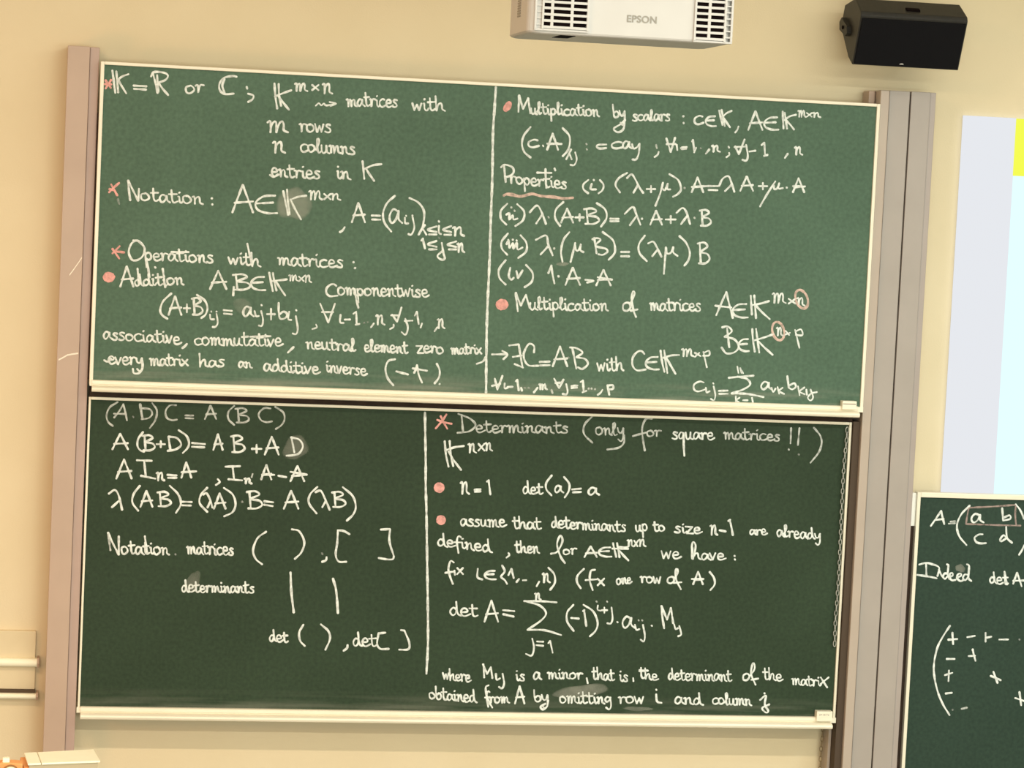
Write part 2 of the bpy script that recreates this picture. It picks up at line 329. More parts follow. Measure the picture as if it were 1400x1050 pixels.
# ---------------------------------------------------------------- handwriting: glyph strokes
# 10 units = x-height, y up, baseline 0; strokes are split by /
GL = {
'a':(10,"8,8 4,10 1,6 1,2 3,0 6,3 8,9/8,9 8,3 11,0"),'b':(9,"1,20 1,10 2,1 5,0 8,3 8,7 5,9 2,6"),
'c':(9,"8,9 5,10 1,7 1,2 4,0 9,2"),'d':(10,"7,8 4,10 1,6 1,2 3,0 6,3 7,10 7,20/7,12 8,2 11,0"),
'e':(9,"1,5 7,6 6,10 3,10 1,6 2,1 5,0 10,3"),'f':(7,"8,18 6,20 4,17 3,8 4,-8/0,8 8,9"),
'g':(9,"8,8 4,10 1,6 3,2 7,5 8,9/8,9 8,-4 5,-9 1,-6"),'h':(10,"1,20 1,0/1,0 3,7 6,10 7,7 7,2 10,0"),
'i':(5,"1,9 2,9 2,2 4,0 6,3/2,15 3,16"),'j':(5,"4,10 4,-5 1,-9 -2,-6/4,15 5,16"),
'k':(9,"1,20 1,0/7,10 1,4/2,5 8,0"),'l':(6,"0,3 4,13 4,20 2,19 2,5 3,0 6,2"),
'm':(14,"0,9 2,10 2,0/2,0 3,7 5,10 6,8 6,0/6,0 8,8 10,10 11,7 11,2 14,0"),
'n':(10,"0,9 2,10 2,0/2,0 3,7 6,10 7,7 7,2 10,0"),'o':(10,"5,10 1,8 1,2 4,0 8,3 8,7 5,10 4,9"),
'p':(9,"1,10 1,-10/1,7 4,10 7,8 7,3 4,0 1,3"),'q':(9,"7,8 4,10 1,6 2,1 5,2 7,9/7,9 7,-12"),
'r':(8,"0,9 2,10 2,0/2,0 3,7 5,10 8,9"),'s':(8,"7,9 4,10 2,8 6,4 6,1 3,0 0,1"),
't':(8,"3,18 3,3 5,0 8,2/0,11 8,12"),'u':(10,"1,10 1,3 3,0 6,3 7,10/7,10 7,2 10,0"),
'v':(8,"0,10 3,0/3,0 7,10"),'w':(11,"0,10 2,0/2,0 5,8/5,8 7,0/7,0 10,10"),
'x':(9,"0,10 8,0/8,10 0,0"),'y':(9,"1,10 2,4 5,3 8,10/8,10 7,-4 4,-9 1,-6"),
'z':(9,"0,10 8,10/8,10 1,0/1,0 9,0"),
'A':(11,"0,0 5,20/5,20 10,0/1,7 10,8"),'B':(11,"2,20 3,0/0,19 6,20 9,16 3,11 9,9 11,4 7,0 1,0"),
'C':(10,"9,17 7,20 4,19 1,13 1,5 4,0 10,1"),'D':(12,"2,20 3,0/0,20 7,18 11,11 8,3 0,0"),
'O':(12,"6,20 2,17 0,8 3,0 9,3 11,12 7,19 3,20"),'E':(12,"11,20 5,19 1,12 2,4 7,0 12,0/1,11 10,12"),
'V':(9,"0,20 5,0/5,0 9,20/1,11 8,11"),'M':(12,"0,0 1,20/1,20 5,6/5,6 9,20/9,20 11,0"),
'L':(13,"0,15 4,20 7,13 13,0/8,11 3,-1"),'<':(9,"9,10 0,6 9,3/1,0 9,0"),'+':(10,"0,5 10,5/5,10 5,0"),
}
def parse(s):
    return [[tuple(float(v) for v in p.split(',')) for p in st.split()] for st in s.split('/')]
GL = {k: (w, parse(s)) for k, (w, s) in GL.items()}

def spline(pts, step=1.3):
    """Catmull-Rom through the points, sampled about every step pixels"""
    if len(pts) == 1: pts = [pts[0], (pts[0][0]+.5, pts[0][1]-.5)]
    P = [(2*pts[0][0]-pts[1][0], 2*pts[0][1]-pts[1][1])] + list(pts) + [(2*pts[-1][0]-pts[-2][0], 2*pts[-1][1]-pts[-2][1])]
    out = []
    for i in range(1, len(P)-2):
        p0, p1, p2, p3 = P[i-1:i+3]
        n = max(1, int(math.hypot(p2[0]-p1[0], p2[1]-p1[1])/step))
        for k in range(n):
            u = k/n; u2 = u*u; u3 = u2*u
            out.append(tuple(.5*(2*p1[j]+(p2[j]-p0[j])*u+(2*p0[j]-5*p1[j]+4*p2[j]-p3[j])*u2+(3*p1[j]-p0[j]-3*p2[j]+p3[j])*u3) for j in (0,1)))
    out.append(tuple(pts[-1]))
    return out
PXM = 1/352.0                                    # metres per pixel on the boards
def ribbon(bm, pts, y, width, mi=0):
    """a chalk line: a low ridge lying on the board"""
    S = spline(pts)
    if len(S) > 3:
        d = math.hypot(S[-1][0]-S[0][0], S[-1][1]-S[0][1])
    Q = [at(px, py, y) for px, py in S]
    T = []
    for i in range(len(Q)):
        a = Q[max(0, i-1)]; b = Q[min(len(Q)-1, i+1)]; v = b-a
        T.append(v.normalized() if v.length > 1e-7 else Vector((1,0,0)))
    h = width*.5
    seq = [(Q[0]-T[0]*h*.75, T[0], .35)] + [(Q[0]-T[0]*h*.3, T[0], .8)]
    ph = random.uniform(0, 6.28); ph2 = random.uniform(0, 6.28)
    n = len(Q)
    for i in range(n):
        w = 1.0 + .14*math.sin(ph+i*.23) + .10*math.sin(ph2+i*.61) + random.uniform(-.05,.05)
        seq.append((Q[i], T[i], w))
    seq += [(Q[-1]+T[-1]*h*.3, T[-1], .8), (Q[-1]+T[-1]*h*.75, T[-1], .35)]
    prev = None
    for p, tt, w in seq:
        nrm = Vector((tt.z, 0, -tt.x))
        a = bm.verts.new(p+nrm*h*w+Vector((0,-.0003,0)))
        c = bm.verts.new(p+Vector((0,-.0012,0)))
        b = bm.verts.new(p-nrm*h*w+Vector((0,-.0003,0)))
        if prev:
            f = bm.faces.new((prev[0], prev[1], c, a)); f.material_index = mi
            f = bm.faces.new((prev[1], prev[2], b, c)); f.material_index = mi
        prev = (a, c, b)
def blob(bm, cx, cy, rx, ry, ang, y, mi=0, wob=.06, n=28):
    ca, sa = math.cos(ang), math.sin(ang); ring = []; mid = []
    for k in range(n):
        a = 2*math.pi*k/n; r = 1+random.uniform(-wob, wob)
        u, v = rx*math.cos(a)*r, ry*math.sin(a)*r
        ring.append(bm.verts.new(at(cx+u*ca-v*sa, cy+u*sa+v*ca, y-.0003)))
        mid.append(bm.verts.new(at(cx+.8*(u*ca-v*sa), cy+.8*(u*sa+v*ca), y-.0014)))
    c = bm.verts.new(at(cx, cy, y-.0016))
    for k in range(n):
        f = bm.faces.new((ring[k], ring[(k+1)%n], mid[(k+1)%n], mid[k])); f.material_index = mi
        f = bm.faces.new((mid[k], mid[(k+1)%n], c)); f.material_index = mi
def smear(parent, y, cx, cy, rx, ry, ang=0, strength=1.0, n=30):
    bm = bmesh.new(); lay = bm.verts.layers.float.new('smear')
    ca, sa = math.cos(ang), math.sin(ang)
    prev = None; c = bm.verts.new(at(cx, cy, y-.0009)); c[lay] = strength
    seeds = [random.uniform(0,6.28) for _ in range(3)]
    for r, s in ((.4,.95),(.75,.9),(.9,.55),(1.0,0)):
        ring = []
        for k in range(n):
            a = 2*math.pi*k/n; w = 1+.10*math.sin(2*a+seeds[0])+.07*math.sin(3*a+seeds[1])+.05*math.sin(5*a+seeds[2])
            u, v = rx*r*w*math.cos(a), ry*r*w*math.sin(a)
            vv = bm.verts.new(at(cx+u*ca-v*sa, cy+u*sa+v*ca, y-.0009)); vv[lay] = s*strength; ring.append(vv)
        for k in range(n):
            if prev is None: bm.faces.new((c, ring[k], ring[(k+1)%n]))
            else: bm.faces.new((prev[k], ring[k], ring[(k+1)%n], prev[(k+1)%n]))
        prev = ring
    part('chalk_smear', bm, C_SMEAR, parent, 'pale chalk smear')

WHITE = [C_FULL, C_MED, C_FAINT]
def glyph(ch, x0, y0, x1, y1):
    w, sts = GL[ch]
    xs = [p[0] for s in sts for p in s]; ys = [p[1] for s in sts for p in s]
    a0, a1, b0, b1 = min(xs), max(xs), min(ys), max(ys)
    return [[(x0+(px-a0)/(a1-a0)*(x1-x0), y1-(py-b0)/(b1-b0)*(y1-y0)) for px, py in s] for s in sts]
def word(txt, x0, y0, x1, y1, h):
    tot = sum(GL[c][0] for c in txt); sx = math.hypot(x1-x0, y1-y0)/tot
    dx, dy = (x1-x0)/tot, (y1-y0)/tot; s = h/10; out = []; u = 0
    for c in txt:
        w, sts = GL[c]; jy = random.uniform(-.05,.05)*h; js = random.uniform(.92,1.06)
        for st in sts:
            o = []
            for px, py in st:
                yy = py*s*js
                if py > 10: yy = (10+(py-10)*.85)*s*js
                o.append((x0+dx*(u+px)+random.uniform(-.3,.3)*s - .07*yy, y0+dy*(u+px)-yy+jy+random.uniform(-.3,.3)*s))
            out.append(o)
        u += w
    return out
def write(parent, y, text, y_off=0):
    """small layout language, coordinates are those of the photograph: @ox oy scale sets the origin"""
    ox, oy, sc = 0, 0, 5; cur = None; wd_ = 2.75; mi = 0; mats = WHITE; nm = None
    class Line:                                  # strokes of one line, kept apart until they are grouped into words
        def __init__(self): self.items = []
        def new(self):
            self.items.append(bmesh.new()); return self.items[-1]
    def flush():
        if cur is None or not cur.items: return
        ext = []
        for q in cur.items:
            xs = [v.co.x for v in q.verts]; zs = [v.co.z for v in q.verts]
            ext.append((min(xs), max(xs), min(zs), max(zs)))
        n = len(ext); root = list(range(n))
        def find(i):
            while root[i] != i: i = root[i]
            return i
        size = [max(e[1]-e[0], e[3]-e[2]) for e in ext]
        for i in range(n):
            for j in range(i):
                e, f = ext[i], ext[j]
                gx = max(0, e[0]-f[1], f[0]-e[1]); gz = max(0, e[2]-f[3], f[2]-e[3])
                if math.hypot(gx, gz) <= max(.0195, .49*max(size[i], size[j])): root[find(i)] = find(j)
        groups = {}
        for i in range(n): groups.setdefault(find(i), []).append(i)
        for g in groups.values():
            bm = bmesh.new()
            for i in g:
                tmp = bpy.data.meshes.new('tmp'); cur.items[i].to_mesh(tmp); bm.from_mesh(tmp); bpy.data.meshes.remove(tmp); cur.items[i].free()
            part(nm[0], bm, mats, parent, nm[1])
    for ln in text.strip().splitlines():
        for it in ln.split(';'):
            tk = it.split()
            if not tk: continue
            k = tk[0]
            if k == '>':
                flush(); cur = Line(); nm = (tk[1], ' '.join(tk[2:]) or None); mats = WHITE; mi = 0; wd_ = 2.75
            elif k == '*': mats = {'pink':[C_PINK, C_PINKDARK, C_PINKPALE], 'pale':[C_PINKPALE, C_PINKDIM, C_FAINT]}[tk[1]]
            elif k[0] == '@':
                v = [float(q) for q in [k[1:]]+tk[1:]]; ox, oy = v[0], v[1]; sc = v[2] if len(v) > 2 else 5
            elif k == '?': mi = int(tk[1])
            elif k == '%': wd_ = float(tk[1])
            elif k == 'o':
                v = [float(q) for q in tk[1:]]
                blob(cur.new(), ox+v[0]/sc, oy+v[1]/sc, v[2]/sc, v[3]/sc, math.radians(v[4]) if len(v) > 4 else 0, y, mi)
            elif k == 'oo':                      # drawn ring
                v = [float(q) for q in tk[1:]]; a0 = math.radians(v[4])
                pts = []
                for q in range(15):
                    a = 2*math.pi*q/13-1.2; u_, v_ = v[2]*math.cos(a), v[3]*math.sin(a)
                    pts.append((ox+(v[0]+u_*math.cos(a0)-v_*math.sin(a0))/sc, oy+(v[1]+u_*math.sin(a0)+v_*math.cos(a0))/sc))
                ribbon(cur.new(), pts, y, wd_*PXM, mi)
            else:
                if k == '~':
                    v = [float(q) for q in tk[1:]]; sts = [list(zip(v[0::2], v[1::2]))]
                elif k == 'w':
                    v = [float(q) for q in tk[2:]]; sts = word(tk[1], *v)
                else:
                    v = [float(q) for q in tk[1:]]; sts = glyph(k, *v)
                for st in sts:
                    ribbon(cur.new(), [(ox+a/sc, oy+b/sc) for a, b in st], y, wd_*PXM*(.9 if k == 'w' else 1), mi)
    flush()

smear(upper, YU, 402, 279, 23, 25, .4, 1.0)
smear(upper, YU, 331, 418, 12, 12, 0, .45)
smear(upper, YU, 769, 361, 9, 3, -.1, 1.0)
smear(lower, YLW, 404, 612, 17, 18, 0, .65)
smear(lower, YLW, 264, 795, 9, 16, .3, .6)
smear(lower, YLW, 795, 945, 36, 10, -.12, 1.0)
smear(lower, YLW, 872, 969, 22, 3, .05, .7)
smear(right, YR, 1313, 777, 7, 6, 0, .9)
UP = '''
> pink_asterisk pink chalk asterisk
* pink; @130 85 5; ~ 70 122 108 176; ~ 110 120 72 180; ~ 64 150 112 152
> chalk_lettering white chalk line reading K = R or C
~ 118 56 138 210; ~ 145 62 158 208; ~ 228 82 185 98 155 122; ~ 156 118 180 160 213 213; ~ 262 160 352 165; ~ 265 182 350 188
~ 395 75 412 140 428 212; ~ 424 88 432 205; ~ 382 98 402 68 470 72 498 92 480 122 432 140; ~ 432 138 465 185 500 225
w or 618 213 748 205 52; ~ 968 100 940 95 880 108 850 150 855 195 890 218 948 215; ~ 885 115 870 160 885 210; ~ 1036 168 1040 182; ~ 1045 215 1082 228 1075 255 1045 272
> chalk_lettering white chalk line reading K m x n arrow matrices with
~ 1226 145 1232 230 1245 318; ~ 1255 148 1258 225 1272 300; ~ 1342 192 1290 210 1228 235; ~ 1252 232 1285 275 1325 325
@400 85; % 2.5; m 15 145 102 198; x 132 155 178 192; n 205 148 272 215
% 2.2; ~ 158 298 180 280 195 296 215 282 230 296 298 284; ~ 252 272 298 284 258 300; % 2.75
w matrices 372 300 722 308 52; w with 820 325 1042 333 52
> chalk_lettering white chalk words m rows
@130 85; m 1178 405 1320 480; @400 85; w rows 50 475 268 480 55
> chalk_lettering white chalk words n columns
@130 85; n 1215 545 1300 620; @400 85; w columns 55 612 432 632 52
> chalk_lettering white chalk words entries in K
@0 0 1; w entries 371 241 438.5 245 10.5; ~ 369 239 374 242 380 238; @400 85; w in 300 792 398 802 55; ~ 478 675 484 730 490 798; ~ 608 697 550 705 490 730; ~ 500 725 525 765 558 812
> pink_asterisk pink chalk asterisk
* pink; @130 85; ~ 165 825 130 855 95 890; ~ 110 835 152 912; ~ 96 868 135 876
> chalk_lettering white chalk line reading Notation: A in K m x n, A = (aij)
? 2; ~ 155 935 165 970; ? 0; ~ 225 808 232 880 240 945; ~ 225 808 295 948; ~ 295 948 300 865; w otation 312 945 738 972 50
~ 797 928 799 934; ~ 800 970 802 976; A 938 838 1080 1028; E 1098 912 1245 1032
~ 1286 880 1302 960 1320 1045; ~ 1312 870 1318 950 1330 1042; @0 0 1; ~ 419 267.5 408 269 397 273; ~ 397 272.5 403 285 411.5 300
@400 235; % 2.4; m 112 130 205 190; x 215 150 260 188; n 262 150 328 192; % 2.75
~ 356 378 342 400 322 412; A 405 212 495 345; ~ 540 298 598 300; ~ 542 325 600 327; ~ 700 163 645 215 618 285 630 350 675 408; a 665 255 750 350
% 2.4; ~ 768 312 770 350 792 352; ~ 820 308 832 380 812 428 790 424; ~ 775 298 777 302; ~ 818 296 820 300; % 2.75; ~ 798 178 860 210 898 270 892 360 862 430
~ 860 430 905 362; ~ 888 385 915 430; < 925 372 985 428; ~ 1000 368 1000 415 1015 425; ~ 998 335 1002 342; < 1030 370 1085 430; n 1095 378 1175 438
~ 880 470 892 455; ~ 890 455 905 525; < 925 472 985 530; ~ 1020 485 1030 550 1040 592 1018 600 990 575 1025 540; ? 2; ~ 1000 448 1004 454; ? 0; < 1060 475 1120 530; n 1125 488 1175 550
> pink_asterisk pink chalk asterisk
* pink; @130 235; ~ 118 525 165 592; ~ 168 508 118 558; ~ 130 543 200 550
> chalk_lettering white chalk line reading Operations with matrices
O 230 468 338 605; w perations 340 602 812 622 50; ~ 350 590 360 640 372 722; ~ 520 548 640 548; w with 915 626 1132 645 50; ~ 1040 490 1075 645; @0 0 1; w matrices 380 362 470 366.5 10.5; ~ 483 358 483.6 359; ~ 485 366 485.6 367
> pink_bullet round pink chalk dot
* pink; @130 235; o 95 720 42 36; ? 1; o 92 722 14 12
> chalk_lettering white chalk line reading Addition A, B in K m x n componentwise
A 172 645 262 785; w ddition 270 778 608 772 45; ~ 290 660 300 770; ~ 408 650 414 656; ~ 462 660 480 790; A 785 675 898 802; ~ 948 785 946 815 944 846; B 940 700 1060 805; E 1068 718 1165 808; ~ 1190 688 1202 750 1215 815; ~ 1215 690 1225 750 1240 812; ~ 1312 735 1200 748; ~ 1236 750 1265 795 1300 845
@0 0 1; % 2.2; m 395 376 407.5 384; x 408.5 378 415.5 384.5; n 416 376.5 426 386; % 2.75
@400 235; C 232 768 308 850; w omponentwise 310 840 930 856 50; ~ 425 800 435 870 450 930;
> chalk_lettering white chalk line reading (A+B)ij = aij + bij, for all i = 1..n, j = 1..n
@130 235; ~ 522 830 465 885 445 945 460 980 495 1005; A 502 850 590 978; + 605 905 650 960; B 660 862 735 975; ~ 695 840 750 880 768 930 755 975 725 1000
% 2.4; ~ 785 975 790 1005 815 1008; ~ 830 970 838 1030 824 1058 802 1060; ~ 793 953 795 957; ~ 829 953 831 957; % 2.75; ~ 878 945 935 950; ~ 880 968 935 974; a 1015 920 1085 988; % 2.4; ~ 1090 950 1100 985 1120 985; ~ 1135 950 1148 1010 1140 1052 1118 1050; ~ 1136 908 1140 914; % 2.75
+ 1175 935 1230 1010; b 1255 895 1310 1005; % 2.4; ~ 1327 955 1320 1005 1342 1012; ~ 1372 985 1385 1070 1374 1108 1350 1104; ~ 1373 943 1377 949
@400 350; ~ 160 468 166 488 135 500; V 188 325 290 455; ~ 328 400 325 452 350 458; ~ 355 435 395 434; ~ 415 396 435 380; ~ 435 380 438 468; ~ 430 470 458 464; ? 2; ~ 488 455 492 458; ~ 512 450 516 453; ? 0; ~ 556 460 535 488; n 570 405 630 470; ~ 690 468 690 485 665 500; ~ 680 400 715 450; ~ 745 350 730 400 715 450; ~ 672 406 722 406; ~ 770 428 788 490 772 538 745 520; ~ 765 444 820 442; ~ 835 408 850 380; ~ 850 380 862 466; ~ 885 460 875 490; ~ 990 486 970 515; n 990 430 1040 495
> chalk_lettering white chalk words associative, commutative, neutral element zero matrix
@130 350; w associative 55 568 588 602 50; ~ 628 600 612 618 595 630; w commutative 680 608 1280 618 50; ~ 1060 552 1200 548; ~ 1358 622 1318 660
@400 350; w neutral 95 632 432 652 48; w element 490 655 790 664 46; w zero 848 660 1038 668 45; w matrix 1085 670 1295 668 42; ~ 1320 690 1302 720 1258 738
> chalk_lettering white chalk words every matrix has an additive inverse (-A)
@130 350; ~ 62 712 85 722 110 700; w every 90 738 330 745 50; ~ 320 700 325 760 300 800 265 800 258 770; w matrix 375 745 640 752 46; w has 712 755 890 758 48; w an 980 760 1072 765 40; @0 0 1; w additive 360.5 507 437 511.5 9.5; @400 350; w inverse 230 792 508 818 46; ~ 702 705 655 718 635 770 650 835 690 885; ~ 708 788 750 800 790 810; ~ 850 745 842 775 830 800; ~ 850 745 862 810 885 866; ~ 820 768 860 775 920 785; ~ 985 735 1005 780 1000 830 970 872; ~ 1004 874 1006 876
> dividing_line long vertical white chalk line
@0 0 1; % 3.4; ~ 678 119 676 150 674 181 673 245 671 300 669.5 350 666 430 665 480 664.5 537
> pink_bullet slanted pink chalk dot
* pink; @660 110 5; o 170 178 24 40 32
> chalk_lettering white chalk line reading Multiplication by scalars: c in K, A in K m x n
~ 244 215 248 102; ~ 248 100 275 195; ~ 275 195 310 120; ~ 310 120 325 225; w ultiplication 328 228 798 246 44; w by 890 252 978 262 50; ~ 970 262 962 330 925 354 895 330 940 300 975 270; w scalars 1025 275 1285 275 44
@900 110; ~ 170 242 172 248; ~ 172 288 174 294; c 250 242 310 300; E 325 245 395 312; ~ 415 205 440 305; ~ 432 200 455 312; ~ 502 208 465 225 435 255; ~ 442 250 465 285 490 320; ~ 548 315 540 338 525 356; A 615 210 712 338; E 725 252 822 336; ~ 850 212 856 330; ~ 864 220 880 330; ~ 942 234 900 245 860 272; ~ 870 270 900 300 928 336; % 2.2; m 955 205 1010 250; x 1015 222 1050 248; n 1055 220 1110 252
> chalk_lettering white chalk line reading (c.A)ij := c aij for all i = 1..m, j = 1..n
@660 110; ~ 327 318 282 375 268 435 285 490 328 528; c 315 405 385 457; ~ 411 444 414 450; A 440 362 515 475; ~ 440 432 540 434; ~ 545 325 590 375 595 430 580 480 546 518; % 2.4; ~ 570 540 605 470; ~ 592 500 608 540; ~ 632 490 642 540 625 578 598 576; ? 1; ~ 594 468 598 474; ? 1; ~ 707 432 711 438; ~ 709 468 713 474; ? 0; % 2.75; ~ 845 438 790 440 778 452 800 466 845 462; c 885 420 960 465; a 960 415 1020 465; ~ 1020 435 1030 465 1052 458 1072 432; ~ 1072 432 1066 500 1048 540 1022 540; ? 1; ~ 1185 440 1190 462; ? 0; ~ 1202 488 1195 508 1174 524
@900 110; ~ 55 395 85 490; ~ 115 390 85 490; ~ 55 436 118 434; ~ 125 438 130 476; ~ 195 455 155 460 160 470 192 468; ~ 230 418 238 406; ~ 236 406 246 480; ~ 258 460 245 492; ? 2; ~ 288 463 294 466; ? 0; ~ 350 470 325 500; n 365 445 422 488; ~ 480 452 484 460; ~ 484 495 485 510 465 525; ~ 525 450 550 500; ~ 590 403 550 505; ~ 520 456 590 452; ~ 600 440 612 515 600 548 574 542; ~ 622 486 665 480; ~ 705 442 725 425; ~ 725 425 730 515; ~ 722 516 748 508; ~ 885 500 865 530; n 932 455 985 508
> chalk_lettering white chalk line reading Properties (i) (lambda + mu) A = lambda A + mu A
@660 110; ~ 145 580 150 630 157 695; ~ 124 594 150 576 200 592 212 622 195 648 155 662; w roperties 185 702 578 742 48; ~ 428 604 434 735; ~ 370 630 470 632; ~ 490 600 496 616; ~ 722 680 688 710 690 745 722 772; ~ 745 706 738 742 775 745; ~ 758 678 760 684; ~ 800 680 825 712 818 750 790 772; ~ 987 632 930 668 908 715 938 766; ~ 985 668 1018 642 1045 680 1070 730 1098 770; ~ 1062 712 1030 768; + 1120 720 1180 765; ~ 1232 698 1212 775 1180 858; ~ 1224 735 1245 750 1265 705; ~ 1265 705 1262 742 1282 745; ~ 1275 640 1335 680 1355 740 1335 775 1300 795
@900 110; ? 1; ~ 178 733 182 738; ? 0; A 228 662 308 765; ~ 228 728 335 722; ~ 338 722 408 722; ~ 342 748 405 750; ~ 415 722 440 672 480 655 502 705 520 762; ~ 502 712 455 757; A 560 656 648 755; + 685 700 745 745; ~ 800 690 745 775 695 862; ~ 790 718 792 742 812 738 826 702; ~ 826 702 822 738 852 736; ~ 876 730 880 735; A 920 668 998 765; ~ 920 722 1004 724
> pink_underline wavy pale pink chalk underline
* pale; @660 110; % 3.2; ~ 142 788 165 776 200 778 260 790 330 774 400 790 480 792 545 806 618 802; % 2; ~ 150 780 260 796 340 780 430 796 520 808
> chalk_lettering white chalk line reading (ii) lambda (A+B) = lambda A + lambda B
@660 230; ~ 167 243 125 290 125 345 162 386; ~ 160 318 182 308 180 350 205 322 210 350 238 344; ? 1; ~ 194 266 197 271; ~ 216 288 219 293; ? 0; ~ 235 245 282 295 275 355 222 396; ~ 320 302 370 255 402 300 432 382; ~ 406 318 365 378; ? 1; ~ 448 332 452 338; ? 0; ~ 552 230 502 280 495 340 530 396; A 535 275 618 372; + 632 312 692 360; B 690 275 795 380; ~ 778 238 835 280 846 340 808 400; ~ 870 345 930 346; ~ 870 362 930 362; ~ 970 312 1025 265 1048 310 1078 386; ~ 1050 328 1005 390; ~ 1086 343 1090 348; A 1145 290 1225 386; + 1250 325 1320 376
@900 230; ~ 124 305 165 272 192 300 217 382; ~ 200 322 155 382; ? 1; ~ 246 337 250 342; ? 0; B 282 285 360 392
> chalk_lettering white chalk line reading (iii) lambda (mu B) = (lambda mu) B
@660 230; ~ 172 446 130 500 132 550 168 592; ~ 162 520 178 496 182 545 206 510 210 550 232 510 238 555 272 542; ~ 174 488 177 493; ~ 204 486 207 491; ~ 230 492 233 497; ~ 258 458 298 510 295 570 242 614; ~ 362 490 432 460 448 520 478 596; ~ 452 528 395 590; ? 1; ~ 486 546 490 551; ? 0; ~ 592 437 552 490 535 570 545 640; ~ 632 510 618 570 600 642; ~ 630 525 638 560 655 560 670 520; ~ 670 520 668 560 690 574; ~ 762 475 778 582; ~ 748 486 780 478 805 490 770 530 840 550 852 572 820 592 790 588; ~ 818 435 888 490 905 555 895 590 860 626; ~ 944 572 1002 572; ~ 944 602 1002 602; ~ 1108 460 1068 520 1072 580 1122 636; ~ 1130 514 1165 502 1190 540 1222 606; ~ 1196 555 1158 602; ~ 1252 540 1245 630 1238 722; ~ 1255 545 1260 582 1285 578 1302 538; ~ 1302 538 1302 575 1332 600
@900 230; ~ 143 462 190 510 215 575 205 630 178 666; B 268 508 350 650
> chalk_lettering white chalk line reading (iv) 1 A = A
@660 230; ~ 157 628 112 690 115 750 157 796; ~ 188 680 178 735 195 762 212 748; ~ 230 702 242 752; ~ 242 752 272 698; ~ 295 660 340 715 335 775 285 814; ~ 448 718 470 664; ~ 468 664 478 730 490 788; ~ 515 735 520 742; A 565 680 665 798; ~ 700 762 752 768; ~ 712 782 758 770; A 775 695 875 802; ~ 785 745 885 762
> pink_bullet large round pink chalk dot
* pink; @660 230; o 132 932 43 39
> chalk_lettering white chalk line reading Multiplication of matrices A in K m x n
~ 240 978 225 855; ~ 225 850 260 940; ~ 260 940 295 865; ~ 295 865 320 955; w ultiplication 322 966 858 976 48; ~ 985 918 962 930 960 965 985 975 1008 955 1005 925 985 918; ~ 1005 935 1030 880 1038 850 1026 842 1018 890 1030 970 1048 1018; ~ 1010 975 1058 965
@0 0 1; w matrices 888.5 424 959 425.5 10.5
@900 230; ~ 396 1005 430 925 465 845; ~ 465 845 485 930 510 1025; ~ 388 940 500 952; E 510 928 612 1020; ~ 632 870 636 940 640 1002; ~ 656 868 668 1026; ~ 758 908 700 925 640 936; ~ 660 930 705 980 762 1032; % 2.4; m 780 855 872 922; x 890 892 938 926; n 948 885 1002 940
> chalk_lettering white chalk line reading B in K n x p
@900 370; ~ 435 388 475 382 502 415 455 452; ~ 470 395 485 525; ~ 452 452 520 470 550 520 520 558 465 565 432 525; E 550 468 620 550; ~ 642 398 648 480 660 555; ~ 668 398 690 560; ~ 652 478 720 458 788 434; ~ 676 475 720 520 782 576; % 2.4; n 808 388 852 445; ~ 870 412 895 440; ~ 900 425 860 440; ~ 935 405 965 528; ~ 938 440 985 440 975 402 940 415
> pink_circle pale pink chalk ring around an n
* pale; % 3.4; @900 370; oo 980 195 40 66 -20
> pink_circle pale pink chalk ring around an n
* pale; % 3.4; oo 820 413 40 64 -14
> chalk_lettering white chalk line reading arrow there exists C = A B with C in K m x p
@660 370; ~ 62 573 165 571; ~ 133 548 168 574 140 606; ~ 180 512 246 504; ~ 246 504 258 580 272 662; ~ 205 590 265 580; ~ 217 638 276 663; ~ 350 560 350 515 315 502 282 560 285 610 315 648 382 650; ~ 388 624 458 622; ~ 390 648 458 646; A 478 518 578 655; ? 2; ~ 583 592 588 596; ? 0; ~ 612 525 640 670; ~ 595 525 640 530 682 560 640 592; ~ 640 592 700 605 718 640 680 672 650 660; w with 785 682 965 684 50; C 1025 550 1115 682; E 1115 590 1205 675; ~ 1215 545 1225 620 1242 692; ~ 1240 545 1262 700; ~ 1342 577 1290 580 1235 596; ~ 1252 590 1280 640 1318 706
@900 370; % 2.4; m 160 535 242 586; ~ 248 560 290 585; ~ 280 562 250 590; ~ 308 555 318 600 332 662; ~ 305 582 348 578 345 548 312 562
> chalk_lettering white chalk line reading for all i = 1..m, for all j = 1..p
@660 370; ~ 82 738 100 810; ~ 135 718 100 814; ~ 62 788 120 774; ~ 150 770 150 805 172 800; ~ 168 795 205 794; ~ 225 757 236 745; ~ 236 745 246 820; ~ 262 800 268 822; ? 2; ~ 285 800 292 803; ~ 312 800 318 803; ? 0; ~ 375 800 348 834; m 385 775 440 812; ? 1; ~ 470 815 477 838; ? 0; ~ 488 738 522 802; ~ 552 744 522 802; ~ 495 768 545 766; ~ 570 775 580 825 570 846 545 842; ~ 605 790 648 786; ~ 605 802 645 800; ~ 668 762 685 750; ~ 685 752 690 830; ~ 682 832 708 822; ? 1; ~ 722 805 726 808; ~ 742 805 746 808; ~ 765 808 769 811; ? 0; ~ 818 815 805 835 785 850; ~ 852 782 865 850; ~ 850 786 888 784 890 808 855 812
> chalk_lettering white chalk line reading cij = sum of aik bkj
